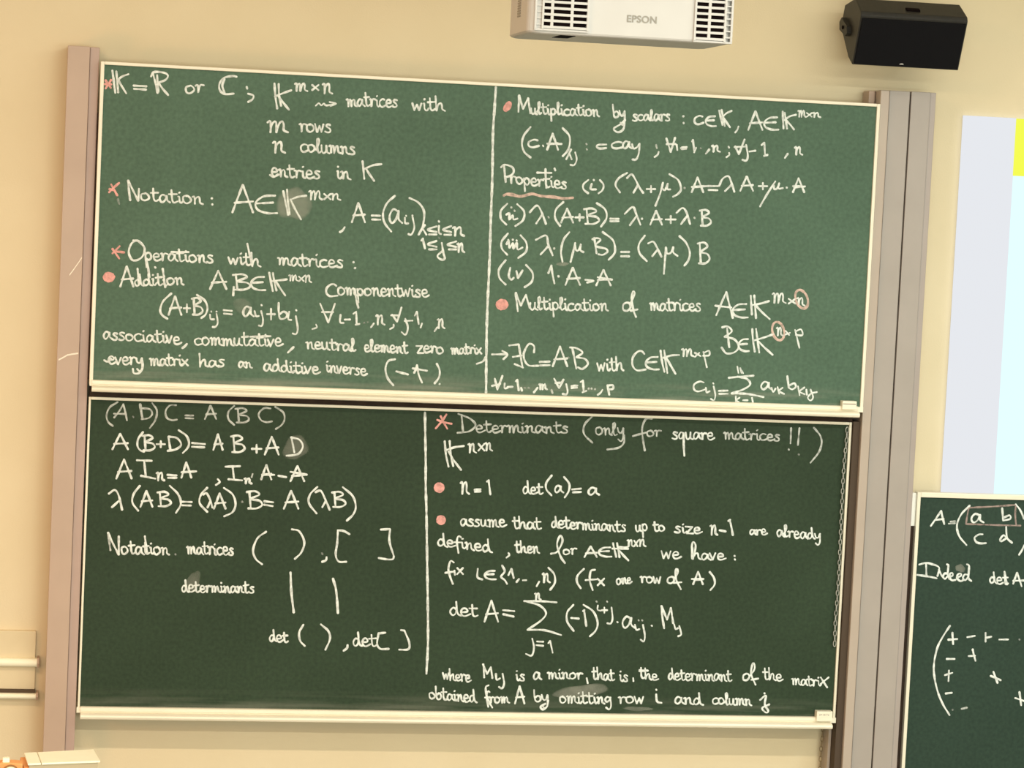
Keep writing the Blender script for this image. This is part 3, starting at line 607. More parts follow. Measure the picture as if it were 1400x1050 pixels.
@900 370; % 2.4; c 245 758 320 826; ~ 325 800 330 832 352 824; ~ 378 790 390 850 380 886 358 876; ~ 374 768 378 774; ~ 412 822 475 820; ~ 415 842 475 842; % 2.75; ~ 480 733 560 725 652 718; ~ 540 724 605 740 628 778 580 812 500 840; ~ 500 840 600 842 720 864; % 2.3; ~ 540 655 548 700; ~ 560 665 568 700; ~ 566 680 574 690 580 702; ~ 530 858 530 905; ~ 556 868 535 886 560 906; ~ 578 886 612 886; ~ 640 868 648 906; % 2.75; a 705 760 778 812; % 2.3; ~ 775 800 785 830 802 805; ~ 815 795 826 842; ~ 850 800 826 822 852 840; ~ 857 840 860 844; % 2.75; ~ 882 720 892 800; ~ 892 800 915 812 940 795 930 770 895 785; % 2.3; ~ 955 790 966 852; ~ 1000 798 966 826 1002 846; ~ 1012 812 1016 850; ~ 1040 812 1058 865 1040 888 1022 868 1045 840 1085 830
'''
LOW = '''
> chalk_lettering faint white chalk line reading (A.B) C = A (B C)
? 1; % 2.4; @120 540 5; ~ 205 48 150 85 128 140 140 185 172 212; ~ 244 62 215 110 180 155; ~ 242 62 255 110 268 174; ~ 178 128 262 130; ? 2; ~ 308 147 312 153; ? 1; % 3.2; ~ 358 62 365 110 374 165; % 2.4; ~ 368 90 425 98 440 130 415 158 366 165; ~ 440 55 472 105 462 170 424 226; ~ 605 70 560 72 532 110 540 155 575 172 610 168; ~ 665 140 722 141; ~ 667 158 722 161; A 800 72 878 165; ~ 1002 73 962 115 962 165 1002 206; B 1008 90 1102 188; ~ 1250 92 1205 90 1168 130 1185 172 1225 186 1260 180; ~ 1280 80 1335 118 1345 165 1325 205 1285 233
> chalk_lettering white chalk line reading A (B+D) = A B + A D
A 168 265 275 372; ~ 378 253 345 300 340 350 362 380 386 388; B 372 275 458 378; + 470 315 528 358; ~ 552 288 564 372; ~ 550 285 610 295 638 340 600 372 545 382; ~ 620 240 675 280 692 330 680 365 650 396; ~ 712 328 802 336; ~ 712 354 798 358; A 858 268 922 376; B 978 278 1072 390; + 1120 340 1188 396; A 1210 285 1305 408; @340 540; ~ 292 290 312 392; ~ 288 290 345 305 370 350 345 398 300 412 258 415
> chalk_lettering white chalk line reading A In = A, In A = A
@120 540; A 195 440 300 572; ~ 335 446 438 450; ~ 385 450 396 552; ~ 362 552 462 572; n 470 530 525 585; ~ 543 546 608 550; ~ 548 566 608 566; A 640 460 708 566; ~ 640 528 742 522; ~ 888 575 902 595 875 616; ~ 940 490 1042 487; ~ 990 490 1000 576; ~ 960 576 1055 584; n 1070 570 1122 606; ? 1; ~ 1127 540 1120 562; ? 0; A 1185 478 1255 578; ~ 1190 545 1275 546; ~ 1302 552 1358 562; @340 540; A 285 485 380 590; ~ 285 525 398 545
> chalk_lettering white chalk line reading lambda (A B) = (lambda A) B = A (lambda B)
@120 540; ~ 143 675 185 650 212 690 235 786; ~ 216 720 190 745 164 768; ~ 357 620 315 675 305 735 345 792; A 360 655 442 765; B 475 662 568 760; ~ 560 620 618 680 636 745 603 806; ~ 640 730 712 732; ~ 645 754 706 756; ~ 818 633 775 680 765 740 818 800; ~ 788 682 812 672 838 720 852 770; ~ 840 722 818 770; A 862 672 942 778; ~ 930 635 990 680 1010 745 990 800 932 830; ? 2; ~ 1053 728 1058 733; ? 0; B 1085 658 1192 775; ~ 1205 726 1268 734; ~ 1205 750 1265 760; @340 540; A 240 655 340 778; ~ 470 628 420 680 412 740 464 810; ~ 455 665 492 655 522 710 554 786; ~ 527 725 503 767; B 568 662 662 765; ~ 643 630 710 690 732 760 715 815 670 860
> chalk_lettering white chalk words Notation matrices ( ), [ ]
@120 700; ~ 138 140 172 215 212 292; ? 1; ~ 140 150 155 262; ? 0; ~ 212 292 212 165; w otation 228 286 558 290 50; ~ 390 165 405 280; ? 2; ~ 598 288 602 292; ? 0; w matrices 680 287 1000 296 50; ~ 1220 134 1160 180 1130 260 1148 320 1192 358; @340 700; ~ 294 118 345 132 380 205 360 275 315 321; ? 2; ~ 500 282 505 290; ? 0; ~ 532 308 528 330 500 341; ~ 690 152 650 130 608 125; ~ 610 125 605 210 595 290 615 338 668 340; ~ 902 120 966 117; ~ 966 117 962 200 992 302; ~ 992 302 985 322 950 324 888 314
> chalk_lettering white chalk word determinants followed by two tall bars
@120 700; w determinants 642 547 1140 552 45; % 3.2; @340 700; ~ 286 412 292 550 308 688; ~ 576 455 598 540 610 692
> chalk_lettering white chalk words det ( ), det [ ]
w det 142 886 270 890 42; ~ 374 770 345 825 352 880 384 916; ~ 493 768 545 815 555 870 524 942; ~ 676 908 672 930 648 949; w det 712 918 875 918 50; ~ 935 825 885 830; ~ 888 830 878 900 900 935 958 936; ~ 1040 807 1065 811; ~ 1065 811 1098 895 1090 938 1028 941
> dividing_line long vertical white chalk line
@0 0 1; % 3.2; ~ 581 564 581.5 600 582 628 582 664 583 700 584 770 585 840 585 880 583 921
> pink_asterisk pink chalk asterisk
* pink; @580 555 5; ~ 152 58 120 105 78 154; ~ 88 95 135 112 188 122; ~ 112 68 132 112 158 156
> chalk_lettering white chalk line reading Determinants (only for square matrices !!)
? 1; % 2.6; ~ 255 60 265 178; ~ 232 54 310 85 350 130 310 172 226 184; w eterminants 352 180 990 187 46; ~ 1152 68 1098 125 1092 190 1150 252; w only 1172 196 1370 202 50; ~ 1368 200 1365 250 1330 285 1250 298
@850 555; ~ 207 87 165 90 140 150 145 230 158 306; ~ 75 206 165 182; w or 172 208 272 205 40; ? 0; w square 345 227 632 230 46; ~ 420 215 428 342; ? 1; w matrices 700 227 1085 240 44; ~ 1158 150 1154 256; ~ 1215 150 1204 268; ~ 1140 296 1144 300; ? 2; ~ 1208 328 1213 333; ? 1; ~ 1313 148 1358 205 1366 260 1345 320 1290 388
> chalk_lettering white chalk symbols K n x n
@580 555; ~ 140 240 148 330 166 416; ~ 174 238 180 320 198 412; ~ 272 274 210 282 150 302; ~ 165 312 205 375 252 438; % 2.5; n 300 258 355 320; x 370 258 412 306; n 415 252 465 306
> pink_bullet round pink chalk dot
* pink; o 102 558 36 36; ? 1; o 104 560 12 10
> chalk_lettering white chalk line reading n = 1 det(a) = a
n 248 520 308 602; ~ 343 574 386 570; ~ 345 587 386 583; ~ 428 518 442 508; ~ 440 510 452 606; w det 675 597 812 602 45; ~ 872 474 835 525 835 570 870 612; a 895 545 952 592; ~ 955 485 990 530 988 580 960 626; ~ 1010 571 1072 565; ~ 1015 591 1072 588; a 1125 558 1198 608
> pink_bullet small round pink chalk dot
* pink; o 115 780 34 33
> chalk_lettering white chalk words assume that determinants up to size n-1 are already
w assume 248 820 558 827 46; w that 605 836 800 846 48; w determinants 870 832 1382 862 46; @850 555; w up 95 858 180 852 45; w to 215 855 300 857 40; w size 360 866 545 872 42; n 605 815 655 882; ~ 668 850 712 858; ~ 728 788 742 778; ~ 738 778 750 830 760 884; w are 875 880 992 882 38; w already 1060 892 1362 914 44
> chalk_lettering white chalk words defined, then for A in K n x n we have
@580 680; w defined 92 328 458 376 46; ~ 575 380 582 395 562 412; w then 622 376 788 382 46; ~ 865 386 910 370 945 300 930 262 908 320 930 400 962 450; w or 950 392 1045 388 38; A 1095 335 1180 408; E 1195 342 1280 405; ~ 1290 312 1312 408; ~ 1318 312 1335 410; ~ 1285 350 1395 352; ~ 1330 362 1395 430; @850 680; ~ -20 338 20 342 42 340; ~ 0 385 46 432; % 2.4; n 38 290 82 336; ~ 85 295 108 335; ~ 112 295 85 335; n 115 288 165 335; % 2.75; w we 275 420 402 418 50; w have 482 422 706 428 45; ~ 482 420 480 330 490 305 505 330 495 400; ~ 770 398 773 403; ~ 772 422 775 427
> chalk_lettering white chalk words fix i in 1..n (fix one row of A)
@580 680; ~ 202 445 180 435 165 490 178 545 196 592; ~ 143 516 200 508; x 225 482 265 525; ~ 206 500 210 530; ~ 366 488 364 545 398 562; E 415 502 490 560; ~ 532 465 550 505 525 542 550 565 566 592; ~ 575 532 595 488; ~ 595 488 612 552; ~ 648 558 630 580; ~ 674 567 698 566; ~ 786 575 768 608; n 808 520 860 582; ~ 848 480 888 525 892 585 860 633; ~ 1092 488 1048 535 1045 580 1070 622; ~ 1168 495 1138 505 1132 570 1152 634; ~ 1102 566 1180 560; x 1185 555 1230 602; @0 0 1; w one 843 799 863.5 797 8; @850 680; w row 130 582 272 585 42; ~ 340 542 318 552 314 578 335 588 357 572 355 548 340 542; ~ 357 560 380 520 382 492 370 490 372 560 404 628; ~ 355 585 408 580; A 488 508 555 595; ~ 478 558 560 558; ~ 600 508 630 550 635 595 606 634
> chalk_lettering white chalk line reading det A = sum (-1) to the i+j aij Mij
@580 680; w det 175 806 368 818 50; A 412 705 505 850; ~ 538 771 616 778; ~ 538 798 612 815; ~ 682 709 800 710 905 718; ~ 700 712 790 740 832 790 800 840 705 906; ~ 705 906 820 908 936 941; % 2.4; n 755 655 798 700; % 2.75; ~ 1020 734 978 785 978 850 1022 914; ~ 1003 824 1058 829; ~ 1085 778 1096 770; ~ 1092 770 1108 880; ~ 1088 734 1155 780 1185 855 1172 910 1132 950; % 2.4; ~ 1187 738 1185 768 1208 775; + 1210 752 1252 790; ~ 1280 752 1287 825 1275 862 1250 860; ? 1; ~ 1176 710 1180 715; ~ 1248 710 1252 715; ? 0; ~ 1318 850 1323 855
@850 680; % 2.75; a 8 815 90 892; % 2.4; ~ 90 870 100 905 122 900; ~ 145 870 158 945 150 985 128 972; ? 1; ~ 114 838 117 843; ~ 138 838 142 843; ? 0; ~ 203 875 208 880; % 2.75; ~ 270 742 278 820 290 895; ~ 272 742 310 836; ~ 310 836 336 755; ~ 336 755 352 862; % 2.4; ~ 358 868 368 900 386 893; ~ 393 878 406 935 384 950
@580 785; ~ 738 440 750 500 735 556 695 545; ~ 770 460 815 462; ~ 765 485 815 490; ~ 848 472 860 455; ~ 860 455 878 537
> chalk_lettering white chalk words where Mij is a minor, that is, the determinant of the matrix
% 2.6; w where 130 717 318 737 45; ~ 405 615 410 707; ~ 400 615 430 682; ~ 430 682 455 635; ~ 455 635 466 712; ~ 490 680 495 722 518 712; ~ 535 680 546 745 532 780 510 770; w is 625 726 692 730 42; a 750 670 802 720; w minor 845 717 1085 716 42; ~ 1110 710 1118 746; w that 1150 718 1302 727 46; @0 0 1; w is 847 931 859.5 932.5 9; @850 785; ~ 78 710 80 732; w the 122 708 248 727 43; ~ 120 655 180 660; w determinant 318 722 752 731 45; ~ 852 680 832 692 832 720 855 724 872 704 866 684 852 680; ~ 872 700 905 655 908 620 896 610 884 680 915 756; ~ 885 722 934 714; w the 968 717 1098 732 45; @0 0 1; w matri 1083 936 1122 938 8; ~ 1133 926 1122 935; ~ 1122 926 1131 940
> chalk_lettering white chalk words obtained from A by omitting row i and column j
@580 785; w obtained 35 850 355 878 46; ~ 440 760 420 775 432 850 465 912; w from 418 877 582 878 42; A 620 765 685 885; w by 750 872 852 874 46; ~ 848 862 838 905 810 925 795 905 830 885; w omitting 925 882 1280 884 46; @850 785; w row -20 882 158 882 44; ~ 235 820 242 870 272 880; ~ 235 788 238 793; w and 362 887 552 892 46; w column 620 888 888 897 42; ~ 945 860 985 830 978 890 1002 935 985 946 960 915 1010 890; ~ 974 813 978 817
'''
RIGHT = '''
> chalk_lettering white chalk line reading A = (a b, c d)
@1240 670 8.75; ~ 285 430 350 335 410 248; ~ 410 250 425 325 446 408; ~ 330 360 440 345; ? 1; ~ 500 402 575 396; ~ 520 378 575 372; ? 0; ~ 752 185 650 290 598 420 625 550 712 658; a 775 285 918 388; ~ 1138 215 1144 290 1150 365; ~ 1150 365 1235 345 1228 302 1160 328; ~ 905 530 860 532 808 570 830 622 880 638 945 635; ~ 1190 572 1155 540 1115 590 1130 612 1190 575; ~ 1186 440 1198 570 1258 632; ~ 1300 170 1355 240 1402 345; ~ 1402 660 1375 720 1340 775
> chalk_box pinkish grey chalk rectangle round a and b
* pale; % 2.4; ? 1; ~ 735 212 1010 198 1290 178; ~ 1302 178 1295 300 1306 420; ~ 1360 426 1040 418 705 406; ~ 705 406 722 300 738 215
> chalk_lettering white chalk words Indeed det A
@1240 750 8.75; ~ 145 192 230 172 312 190; ~ 228 172 232 325; ~ 122 315 260 335 355 356; ~ 310 190 350 202 385 230 376 290 364 330; ~ 380 250 408 310 440 352; ~ 482 298 446 300 432 340 455 364 486 330; ~ 476 188 495 196 490 260 488 320 508 364; ~ 508 345 548 320 542 292 516 300 508 345 540 380 582 374; ~ 600 348 648 324 642 300 608 310 600 356 640 390 672 376; ~ 722 312 690 310 670 350 695 380 730 345; ~ 716 188 742 205 738 290 735 355 770 388; w det 988 412 1215 432 75; ~ 1165 275 1200 430; ~ 1270 422 1316 288; ~ 1316 288 1345 370 1372 452; ~ 1268 385 1402 382
> chalk_lettering white chalk bracket with a checkerboard of plus and minus signs
@1240 860 8.75; ~ 515 -40 430 90 365 220 325 400 325 550 365 740 430 900 510 1030; ~ 542 42 552 182; ~ 490 128 602 120; ~ 720 98 812 82; ~ 940 45 940 152; ~ 938 106 1010 92; ~ 1103 126 1210 125; ? 2; ~ 1342 124 1348 128; ? 0; ~ 785 240 800 310 820 380; ~ 735 324 815 320; ~ 472 358 570 358; ~ 502 495 496 625; ~ 452 552 542 524; ~ 1033 510 1084 646; ~ 998 560 1050 580 1122 612; ~ 460 772 538 762; ~ 1345 750 1366 912; ~ 1293 824 1402 862; ? 1; ~ 652 955 718 940; ? 2; ~ 543 963 548 967
'''
write(upper, YU, UP); write(lower, YLW, LOW); write(right, YR, RIGHT)

# ---------------------------------------------------------------- chains
def chain(name, label, pts, y, r, m):
    P = [at(px, py, y) for px, py in spline(pts, 2.0)]
    t = thing(name, label, 'chain', P[0])
    bm = bmesh.new()
    # walk along the path, one link every pitch
    acc = 0.0; pitch = r*3.4; k = 0; last = P[0]
    for a, b in zip(P, P[1:]):
        seg = (b-a).length; acc += seg
        while acc >= pitch:
            acc -= pitch; p = b-(b-a).normalized()*acc; d = (b-a).normalized()
            side = Vector((1,0,0)) if k % 2 == 0 else Vector((.45,.9,0))
            side = (side-d*side.dot(d)).normalized()
            torus(bm, p, d, side, pitch*.62, r*.95, r*.36, 10, 5); k += 1
    part('links', bm, m, t, smooth=True)
chain('hanging_chain', 'thin steel chain hanging along the right edge of the lower board',
      [(1158.5,581),(1157,605),(1153.5,640),(1151,690),(1149,735),(1147,780),(1144,825),(1142,850),(1141,884)], YLW-.014, .0060, M_CHAIN)
chain('hanging_chain', 'beige chain hanging below the tray of the lower board near its right end',
      [(1125,990),(1124.5,1005),(1122.5,1025),(1121,1060),(1120,1090)], -.03, .006, M_BEIGECHAIN)

# ---------------------------------------------------------------- projection screen
s0 = at(1318, 158, -.02); sx0 = 3.413; sz1 = 2.891; sx_in = 3.632; sz_in = 2.660
t = thing('projection_screen', 'lit projection screen showing grey margin, yellow block and pale cyan page', 'screen', (sx0, -.02, 1.2))
def panel(bm, x0, x1, z0, z1, y0=-.02, y1=-.012): box(bm, x0, x1, y0, y1, z0, z1)
bm = bmesh.new(); panel(bm, sx0, 6.0, 1.20, sz1, -.0195, -.004); part('screen_sheet', bm, emit('projected_grey', (.80,.82,.86), 1.0), t, 'projected pale grey margin')
bm = bmesh.new(); panel(bm, sx_in, 5.9, sz_in, sz1-.001, -.0215, -.0200); part('projected_block', bm, emit('projected_yellow', (.93,.98,.09), 1.0), t, 'projected yellow block')
bm = bmesh.new(); panel(bm, sx_in+.001, 5.9, 1.22, sz_in-.0005, -.0215, -.0200); part('projected_page', bm, emit('projected_cyan', (.76,1.0,1.0), 1.05), t, 'projected pale cyan page')

# ---------------------------------------------------------------- wall trunking at the left
t = thing('wall_trunking', 'cream wall trunking with two ledges at the left edge, beside the left column', 'trunking', (-.6, 0, .47))
x1 = -.170
bm = bmesh.new(); box(bm, -1.6, x1-.008, -.022, 0, .628, .733); part('cover_plate', bm, noisy(new_mat('trunking_beige', (.74,.63,.42), .6), (.72,.61,.40), (.77,.66,.45), 6), t, bevel=.003)
bm = bmesh.new(); box(bm, -1.6, x1-.006, -.016, 0, .492, .600); part('cover_plate', bm, bpy.data.materials['trunking_beige'], t, bevel=.003)
for z0, z1, dz in ((.597, .629, 0), (.472, .494, 0)):
    bm = bmesh.new(); prof = []
    for i in range(9):
        a = -math.pi/2+math.pi*i/8; prof.append((-.036-.014*math.cos(a), (z0+z1)/2+(z1-z0)/2*math.sin(a)))
    prism_x(bm, [(0, z0)]+prof+[(0, z1)], -1.6, x1-.001); part('ledge', bm, M_YCREAM, t)
    bm = bmesh.new(); prism_x(bm, [(0, z0-.004), (-.044, z0-.003), (-.052, (z0+z1)/2), (-.044, z1+.004), (0, z1+.006)], x1-.001, x1+.008); part('end_cap', bm, M_COLUMN, t, bevel=.002)
bm = bmesh.new(); box(bm, -1.6, x1-.004, -.030, 0, .494, .507); part('slot', bm, M_SEAM, t, 'dark slot above the lower ledge')

# ---------------------------------------------------------------- projector hanging from the ceiling
YP = -2.6
px0, px1, pz0 = 1.175, 1.790, 2.962; depth = .34; pz1 = pz0+.17
t = thing('ceiling_projector', 'white ceiling projector with two slatted vents above the upper board', 'projector', ((px0+px1)/2, YP+depth/2, pz0))
def rrect(x0, x1, y0, y1, r, n=6):
    o = []
    for cx, cy, a0 in ((x1-r, y0+r, -90), (x1-r, y1-r, 0), (x0+r, y1-r, 90), (x0+r, y0+r, 180)):
        for i in range(n+1):
            a = math.radians(a0+90*i/n); o.append((cx+r*math.cos(a), cy+r*math.sin(a)))
    return o
bm = bmesh.new()
levels = [(0.0, .012), (.003, .004), (.008, 0.0), (.160, 0.0), (.170, .010)]
rings = [[bm.verts.new((x, y, pz0+dz)) for x, y in rrect(px0+ins, px1-ins, YP+ins*.6, YP+depth-ins, .034)] for dz, ins in levels]
for A, B in zip(rings, rings[1:]):
    n = len(A)
    for i in range(n): bm.faces.new((A[i], A[(i+1)%n], B[(i+1)%n], B[i]))
bm.faces.new(rings[0][::-1]); bm.faces.new(rings[-1])
part('housing', bm, M_WHITE, t, smooth=False)
def vent(xa, xb, za, zb, nx, nz, side):
    """frame, slats and bars in front of a dark opening"""
    bm = bmesh.new(); box(bm, xa, xb, YP-.0015, YP+.01, za, zb); g = part('vent_opening', bm, M_HOLE, t, 'dark vent opening', bevel=.004)
    bm = bmesh.new(); hh = (zb-za)/nz
    for k in range(nz+1):
        z = za+k*hh; box(bm, xa-.004, xb+.004, YP-.008, YP-.001, z-hh*.20, z+hh*.20)
    for f in nx: box(bm, xa+(xb-xa)*f-.0042, xa+(xb-xa)*f+.0042, YP-.0075, YP-.001, za, zb)
    box(bm, xa-.006, xa, YP-.009, YP+.002, za-.006, zb+.004); box(bm, xb, xb+.006, YP-.009, YP+.002, za-.006, zb+.004)
    for k in range(nz):                              # ribs running on round the corner
        z = za+k*hh; e = xa-.022 if side < 0 else xb+.006
        box(bm, e, e+.016, YP-.004, YP+.020, z+hh*.28, z+hh*.5)
    e = xa-.027 if side < 0 else xb+.021
    box(bm, e, e+.006, YP-.006, YP+.022, za-.006, zb+.004)
    lo_, hi_ = (xa-.027, xb+.006) if side < 0 else (xa-.006, xb+.027)
    box(bm, lo_, hi_, YP-.006, YP+.020, za-.0105, za-.0055)
    part('vent_slats', bm, M_WHITE, t)
a = at(742, 46, YP); b = at(801, 46, YP)
vent(a.x, b.x, pz0+.020, pz0+.020+8*.0183, (.19, .65), 8, -1)
a = at(950, 55, YP); b = at(988, 58, YP)
vent(a.x, b.x, pz0+.012, pz0+.012+8*.0183, (.47,), 8, 1)
# ribs wrapping the right-hand corner and louvres on the left side
bm = bmesh.new()
for k in range(7):
    z = pz0+.055+k*.0075; box(bm, px0-.002, px0+.003, YP+.13, YP+.18, z, z+.0042)
part('side_louvre', bm, M_GREYTXT, t, 'grey louvres on the left side')
# grey lettering on the front
cu = bpy.data.curves.new('lettering', 'FONT'); cu.body = 'EPSON'; cu.size = .0285; cu.extrude = .0006; cu.align_x = 'CENTER'; cu.space_character = 1.05; cu.offset = .0006
to = bpy.data.objects.new('tmp', cu); COL.objects.link(to); bpy.context.view_layer.update()
me = bpy.data.meshes.new_from_object(to.evaluated_get(bpy.context.evaluated_depsgraph_get()))
bpy.data.objects.remove(to); bpy.data.curves.remove(cu)
c = at(877.5, 29.5, YP-.001)
for v in me.vertices:
    x, y, z = v.co; v.co = (c.x+x*1.02, YP-.0012-z, c.z-.003+y)
me.transform(Matrix.Translation(-t.location)); me.materials.append(M_GREYTXT)
lo = bpy.data.objects.new('lettering', me); COL.objects.link(lo); lo.parent = t; lo['label'] = 'grey brand lettering on the front'
a = at(763, 55, YP+.05); b = at(784, 55, YP+.05)
bm = bmesh.new(); box(bm, a.x, b.x, YP+.020, YP+.150, pz0-.0012, pz0+.002); part('sensor_window', bm, M_HOLE, t, 'small black sensor window')
bm = bmesh.new(); cx = (px0+px1)/2; cyl(bm, (cx, YP+depth/2, pz1-.001), (cx, YP+depth/2, CEIL_Z), .025); cyl(bm, (cx, YP+depth/2, CEIL_Z-.03), (cx, YP+depth/2, CEIL_Z), .08); part('ceiling_pole', bm, M_WHITE, t, smooth=False)

# ---------------------------------------------------------------- loudspeaker
t = thing('wall_loudspeaker', 'black loudspeaker tilted down on a wall bracket above the right column', 'loudspeaker', (3.08, 0, 3.16))
W, H, D = .430, .215, .25; tilt = math.radians(24)
YS = -.36
c = (at(1180,18,YS)+at(1327,26,YS)+at(1309,95,YS+.07)+at(1161,88,YS+.07))/4
rot = Matrix.Rotation(tilt, 4, 'X')
base = Matrix.Translation(Vector((c.x, c.y, c.z))) @ rot       # local: front face at y=0 looking to -y, x width, z height
def place(bm):
    bmesh.ops.transform(bm, matrix=base, verts=list(bm.verts)); return bm
bm = bmesh.new()
h2 = H/2; w2 = W/2
prof = [(0, -h2), (0, h2-.012), (.012, h2), (.120, h2+.012), (D, h2*.40), (D, -h2*.45), (.07, -h2*.98)]
# side faces lean in slightly towards the back
A = [bm.verts.new((-w2+ (y*.03), y, z)) for y, z in prof]; B = [bm.verts.new((w2-(y*.03), y, z)) for y, z in prof]
n = len(prof); bm.faces.new(A); bm.faces.new(B[::-1])
for i in range(n): bm.faces.new((A[i], B[i], B[(i+1)%n], A[(i+1)%n]))
part('cabinet', place(bm), M_BLACKP, t, bevel=.004)
bm = bmesh.new(); box(bm, -w2+.006, w2-.006, -.006, .004, -h2+.005, h2-.022); part('grille', place(bm), M_GRILLE, t, bevel=.003)
bm = bmesh.new()
q = [(0, .0075)]+[(.0085*math.cos(math.radians(k)), .0055*math.sin(math.radians(k))) for k in range(0, 181, 20)]
q = [(x-.02, -h2+.014+z) for x, z in q[1:]]
A = [bm.verts.new((x, -.0085, z)) for x, z in q]; B = [bm.verts.new((x, -.005, z)) for x, z in q]
bm.faces.new(A); bm.faces.new(B[::-1])
for i in range(len(q)): bm.faces.new((A[i], B[i], B[(i+1)%len(q)], A[(i+1)%len(q)]))
part('badge', place(bm), M_SILVER, t, 'small silver badge')
bm = bmesh.new(); box(bm, -w2+.19, -w2+.245, .035, .06, h2+.001, h2+.0085); part('top_plate', place(bm), M_HOLE, t, bevel=.002)
# U bracket: ear plates on both ends joined to a plate on the wall
for sx in (-1, 1):
    bm = bmesh.new(); x = sx*(w2+.004)
    ear = [(.105, -.032), (.190, -.038), (.208, -.012), (.190, .014), (.105, .008), (.085, -.012)]
    A = [bm.verts.new((x-sx*.014, y, z)) for y, z in ear]; B = [bm.verts.new((x+sx*.012, y, z)) for y, z in ear]
    bm.faces.new(A); bm.faces.new(B[::-1])
    for i in range(6): bm.faces.new((A[i], B[i], B[(i+1)%6], A[(i+1)%6]))
    br = part('bracket', place(bm), M_BLACKP, t, bevel=.002)
    bm = bmesh.new(); p0 = Vector((sx*(w2+.012), .145, -.011)); cyl(bm, p0, p0+Vector((sx*.008, 0, 0)), .007, n=12)
    bmesh.ops.transform(bm, matrix=base, verts=list(bm.verts)); bo = part('bracket_bolt', bm, M_HOLE, t); bo.parent = br
bm = bmesh.new()
pa = base @ Vector((0, D-.01, 0)); cyl(bm, pa, (pa.x, 0, pa.z+.02), .022); box(bm, pa.x-.05, pa.x+.05, -.012, 0, pa.z-.05, pa.z+.03); part('wall_arm', bm, M_BLACKP, t)

# ---------------------------------------------------------------- document camera, lower left
ZD = .662
A0 = at_z(38,1044,ZD); A1 = at_z(137,1040,ZD); B0 = at_z(33,1029,ZD); B1 = at_z(128,1024.3,ZD)
sc_ = 1.0
t = thing('document_camera', 'cream flat-headed camera arm with orange dial, cut off at lower left', 'document camera', (A0.x+.1, A0.y+.05, FLOOR_Z))
def quadslab(pts, z0, z1):
    bm = bmesh.new(); a = [bm.verts.new((p.x, p.y, z0)) for p in pts]; b = [bm.verts.new((p.x, p.y, z1)) for p in pts]
    bm.faces.new(a); bm.faces.new(b[::-1])
    for i in range(len(pts)): bm.faces.new((a[i], b[i], b[(i+1)%len(pts)], a[(i+1)%len(pts)]))
    return bm
lerp = lambda a, b, f: a+(b-a)*f
f1 = .185
S0, S1 = lerp(A0, A1, f1), lerp(B0, B1, f1)
part('head_cover', quadslab([lerp(A0,A1,f1+.006), A1, B1, lerp(B0,B1,f1+.006)], ZD-.006, ZD), M_YCREAM, t, bevel=.0015)
part('head_cover', quadslab([A0, lerp(A0,A1,f1-.004), lerp(B0,B1,f1-.004), B0], ZD-.006, ZD), M_YCREAM, t, bevel=.0015)
part('head_shell', quadslab([lerp(A0,A1,.0)+Vector((.004,.004,0)), lerp(A0,A1,.97)+Vector((0,.004,0)), lerp(B0,B1,.97), lerp(B0,B1,.0)+Vector((.004,0,0))], ZD-.024, ZD-.0055), M_TAUPE, t, 'taupe underside shell', bevel=.001)
part('head_side', quadslab([A0+Vector((-.012,.006,0)), A0+Vector((.012,.006,0)), lerp(B0,B1,.09), B0+Vector((-.012,0,0))], ZD-.09, ZD-.014), M_ORANGE, t, 'orange side cheek', bevel=.004)
part('lamp_block', quadslab([lerp(A0,A1,.10)+Vector((0,.012,0)), lerp(A0,A1,.60)+Vector((0,.012,0)), lerp(B0,B1,.60), lerp(B0,B1,.10)], ZD-.07, ZD-.0235), M_TAUPE, t, 'taupe lamp block', bevel=.008, seg=3)
pp = lerp(lerp(A0,A1,.66), lerp(B0,B1,.66), .3)
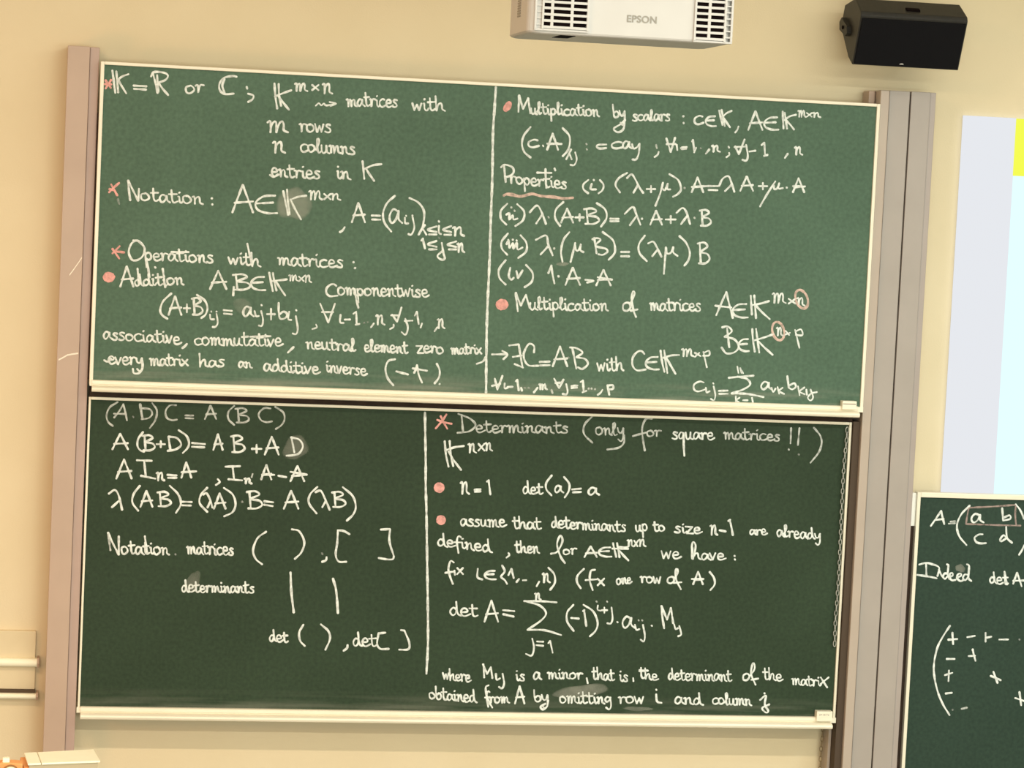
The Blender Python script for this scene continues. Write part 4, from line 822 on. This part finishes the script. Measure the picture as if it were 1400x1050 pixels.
bm = bmesh.new(); cyl(bm, (pp.x, pp.y, ZD-.02), (pp.x, pp.y, ZD-.06), .009); part('lens', bm, M_HOLE, t, 'black lens stub')
mid = lerp(lerp(A0,A1,.35), lerp(B0,B1,.35), .6)
bm = bmesh.new(); cyl(bm, (mid.x, mid.y, ZD-.05), (mid.x, mid.y, FLOOR_Z+.02), .018); part('stand_pole', bm, M_TAUPE, t)
bm = bmesh.new(); cyl(bm, (mid.x, mid.y, FLOOR_Z), (mid.x, mid.y, FLOOR_Z+.025), .16, n=32); part('stand_base', bm, M_TAUPE, t)
# dial arm to the left
dc = at(14.5, 1056.5, A0.y); e = at(30, 1046, A0.y)
bm = bmesh.new(); prof = [(1045,-6),(1043,2),(1043,18),(1044,31),(1070,31),(1070,-6)]
pts = [at(x, y, A0.y-.004) for y, x in prof]; a = [bm.verts.new(p) for p in pts]; b = [bm.verts.new(p+Vector((0,.05,0))) for p in pts]
bm.faces.new(a); bm.faces.new(b[::-1])
for i in range(len(pts)): bm.faces.new((a[i], b[i], b[(i+1)%len(pts)], a[(i+1)%len(pts)]))
part('dial_arm', bm, M_ORANGE, t, 'orange arm carrying the dial', bevel=.004)
bm = bmesh.new(); cyl(bm, dc+Vector((0,-.004,0)), dc+Vector((0,-.014,0)), .0265, n=32); part('dial_ring', bm, M_BROWN, t, 'brown ring of the dial')
bm = bmesh.new(); cyl(bm, dc+Vector((0,-.012,0)), dc+Vector((0,-.018,0)), .0225, .021, n=32); part('dial_face', bm, M_YCREAM, t, 'pale dial face')
a = at(3.5, 1037, A0.y); b = at(13, 1046, A0.y)
bm = bmesh.new(); box(bm, a.x, b.x, A0.y+.002, A0.y+.03, b.z, a.z); part('cap', bm, M_YCREAM, t, 'pale cap beside the dial', bevel=.004, seg=3)

# repeats of a kind
for o in scene.objects:
    if o.parent is None and o.type == 'EMPTY':
        n = o.name.split('.')[0]
        if n == 'sliding_blackboard': o['group'] = 'green sliding chalkboards'
        elif n == 'guide_column': o['group'] = 'metal guide columns of the boards'
        elif n == 'hanging_chain': o['group'] = 'thin chains hanging by the boards'
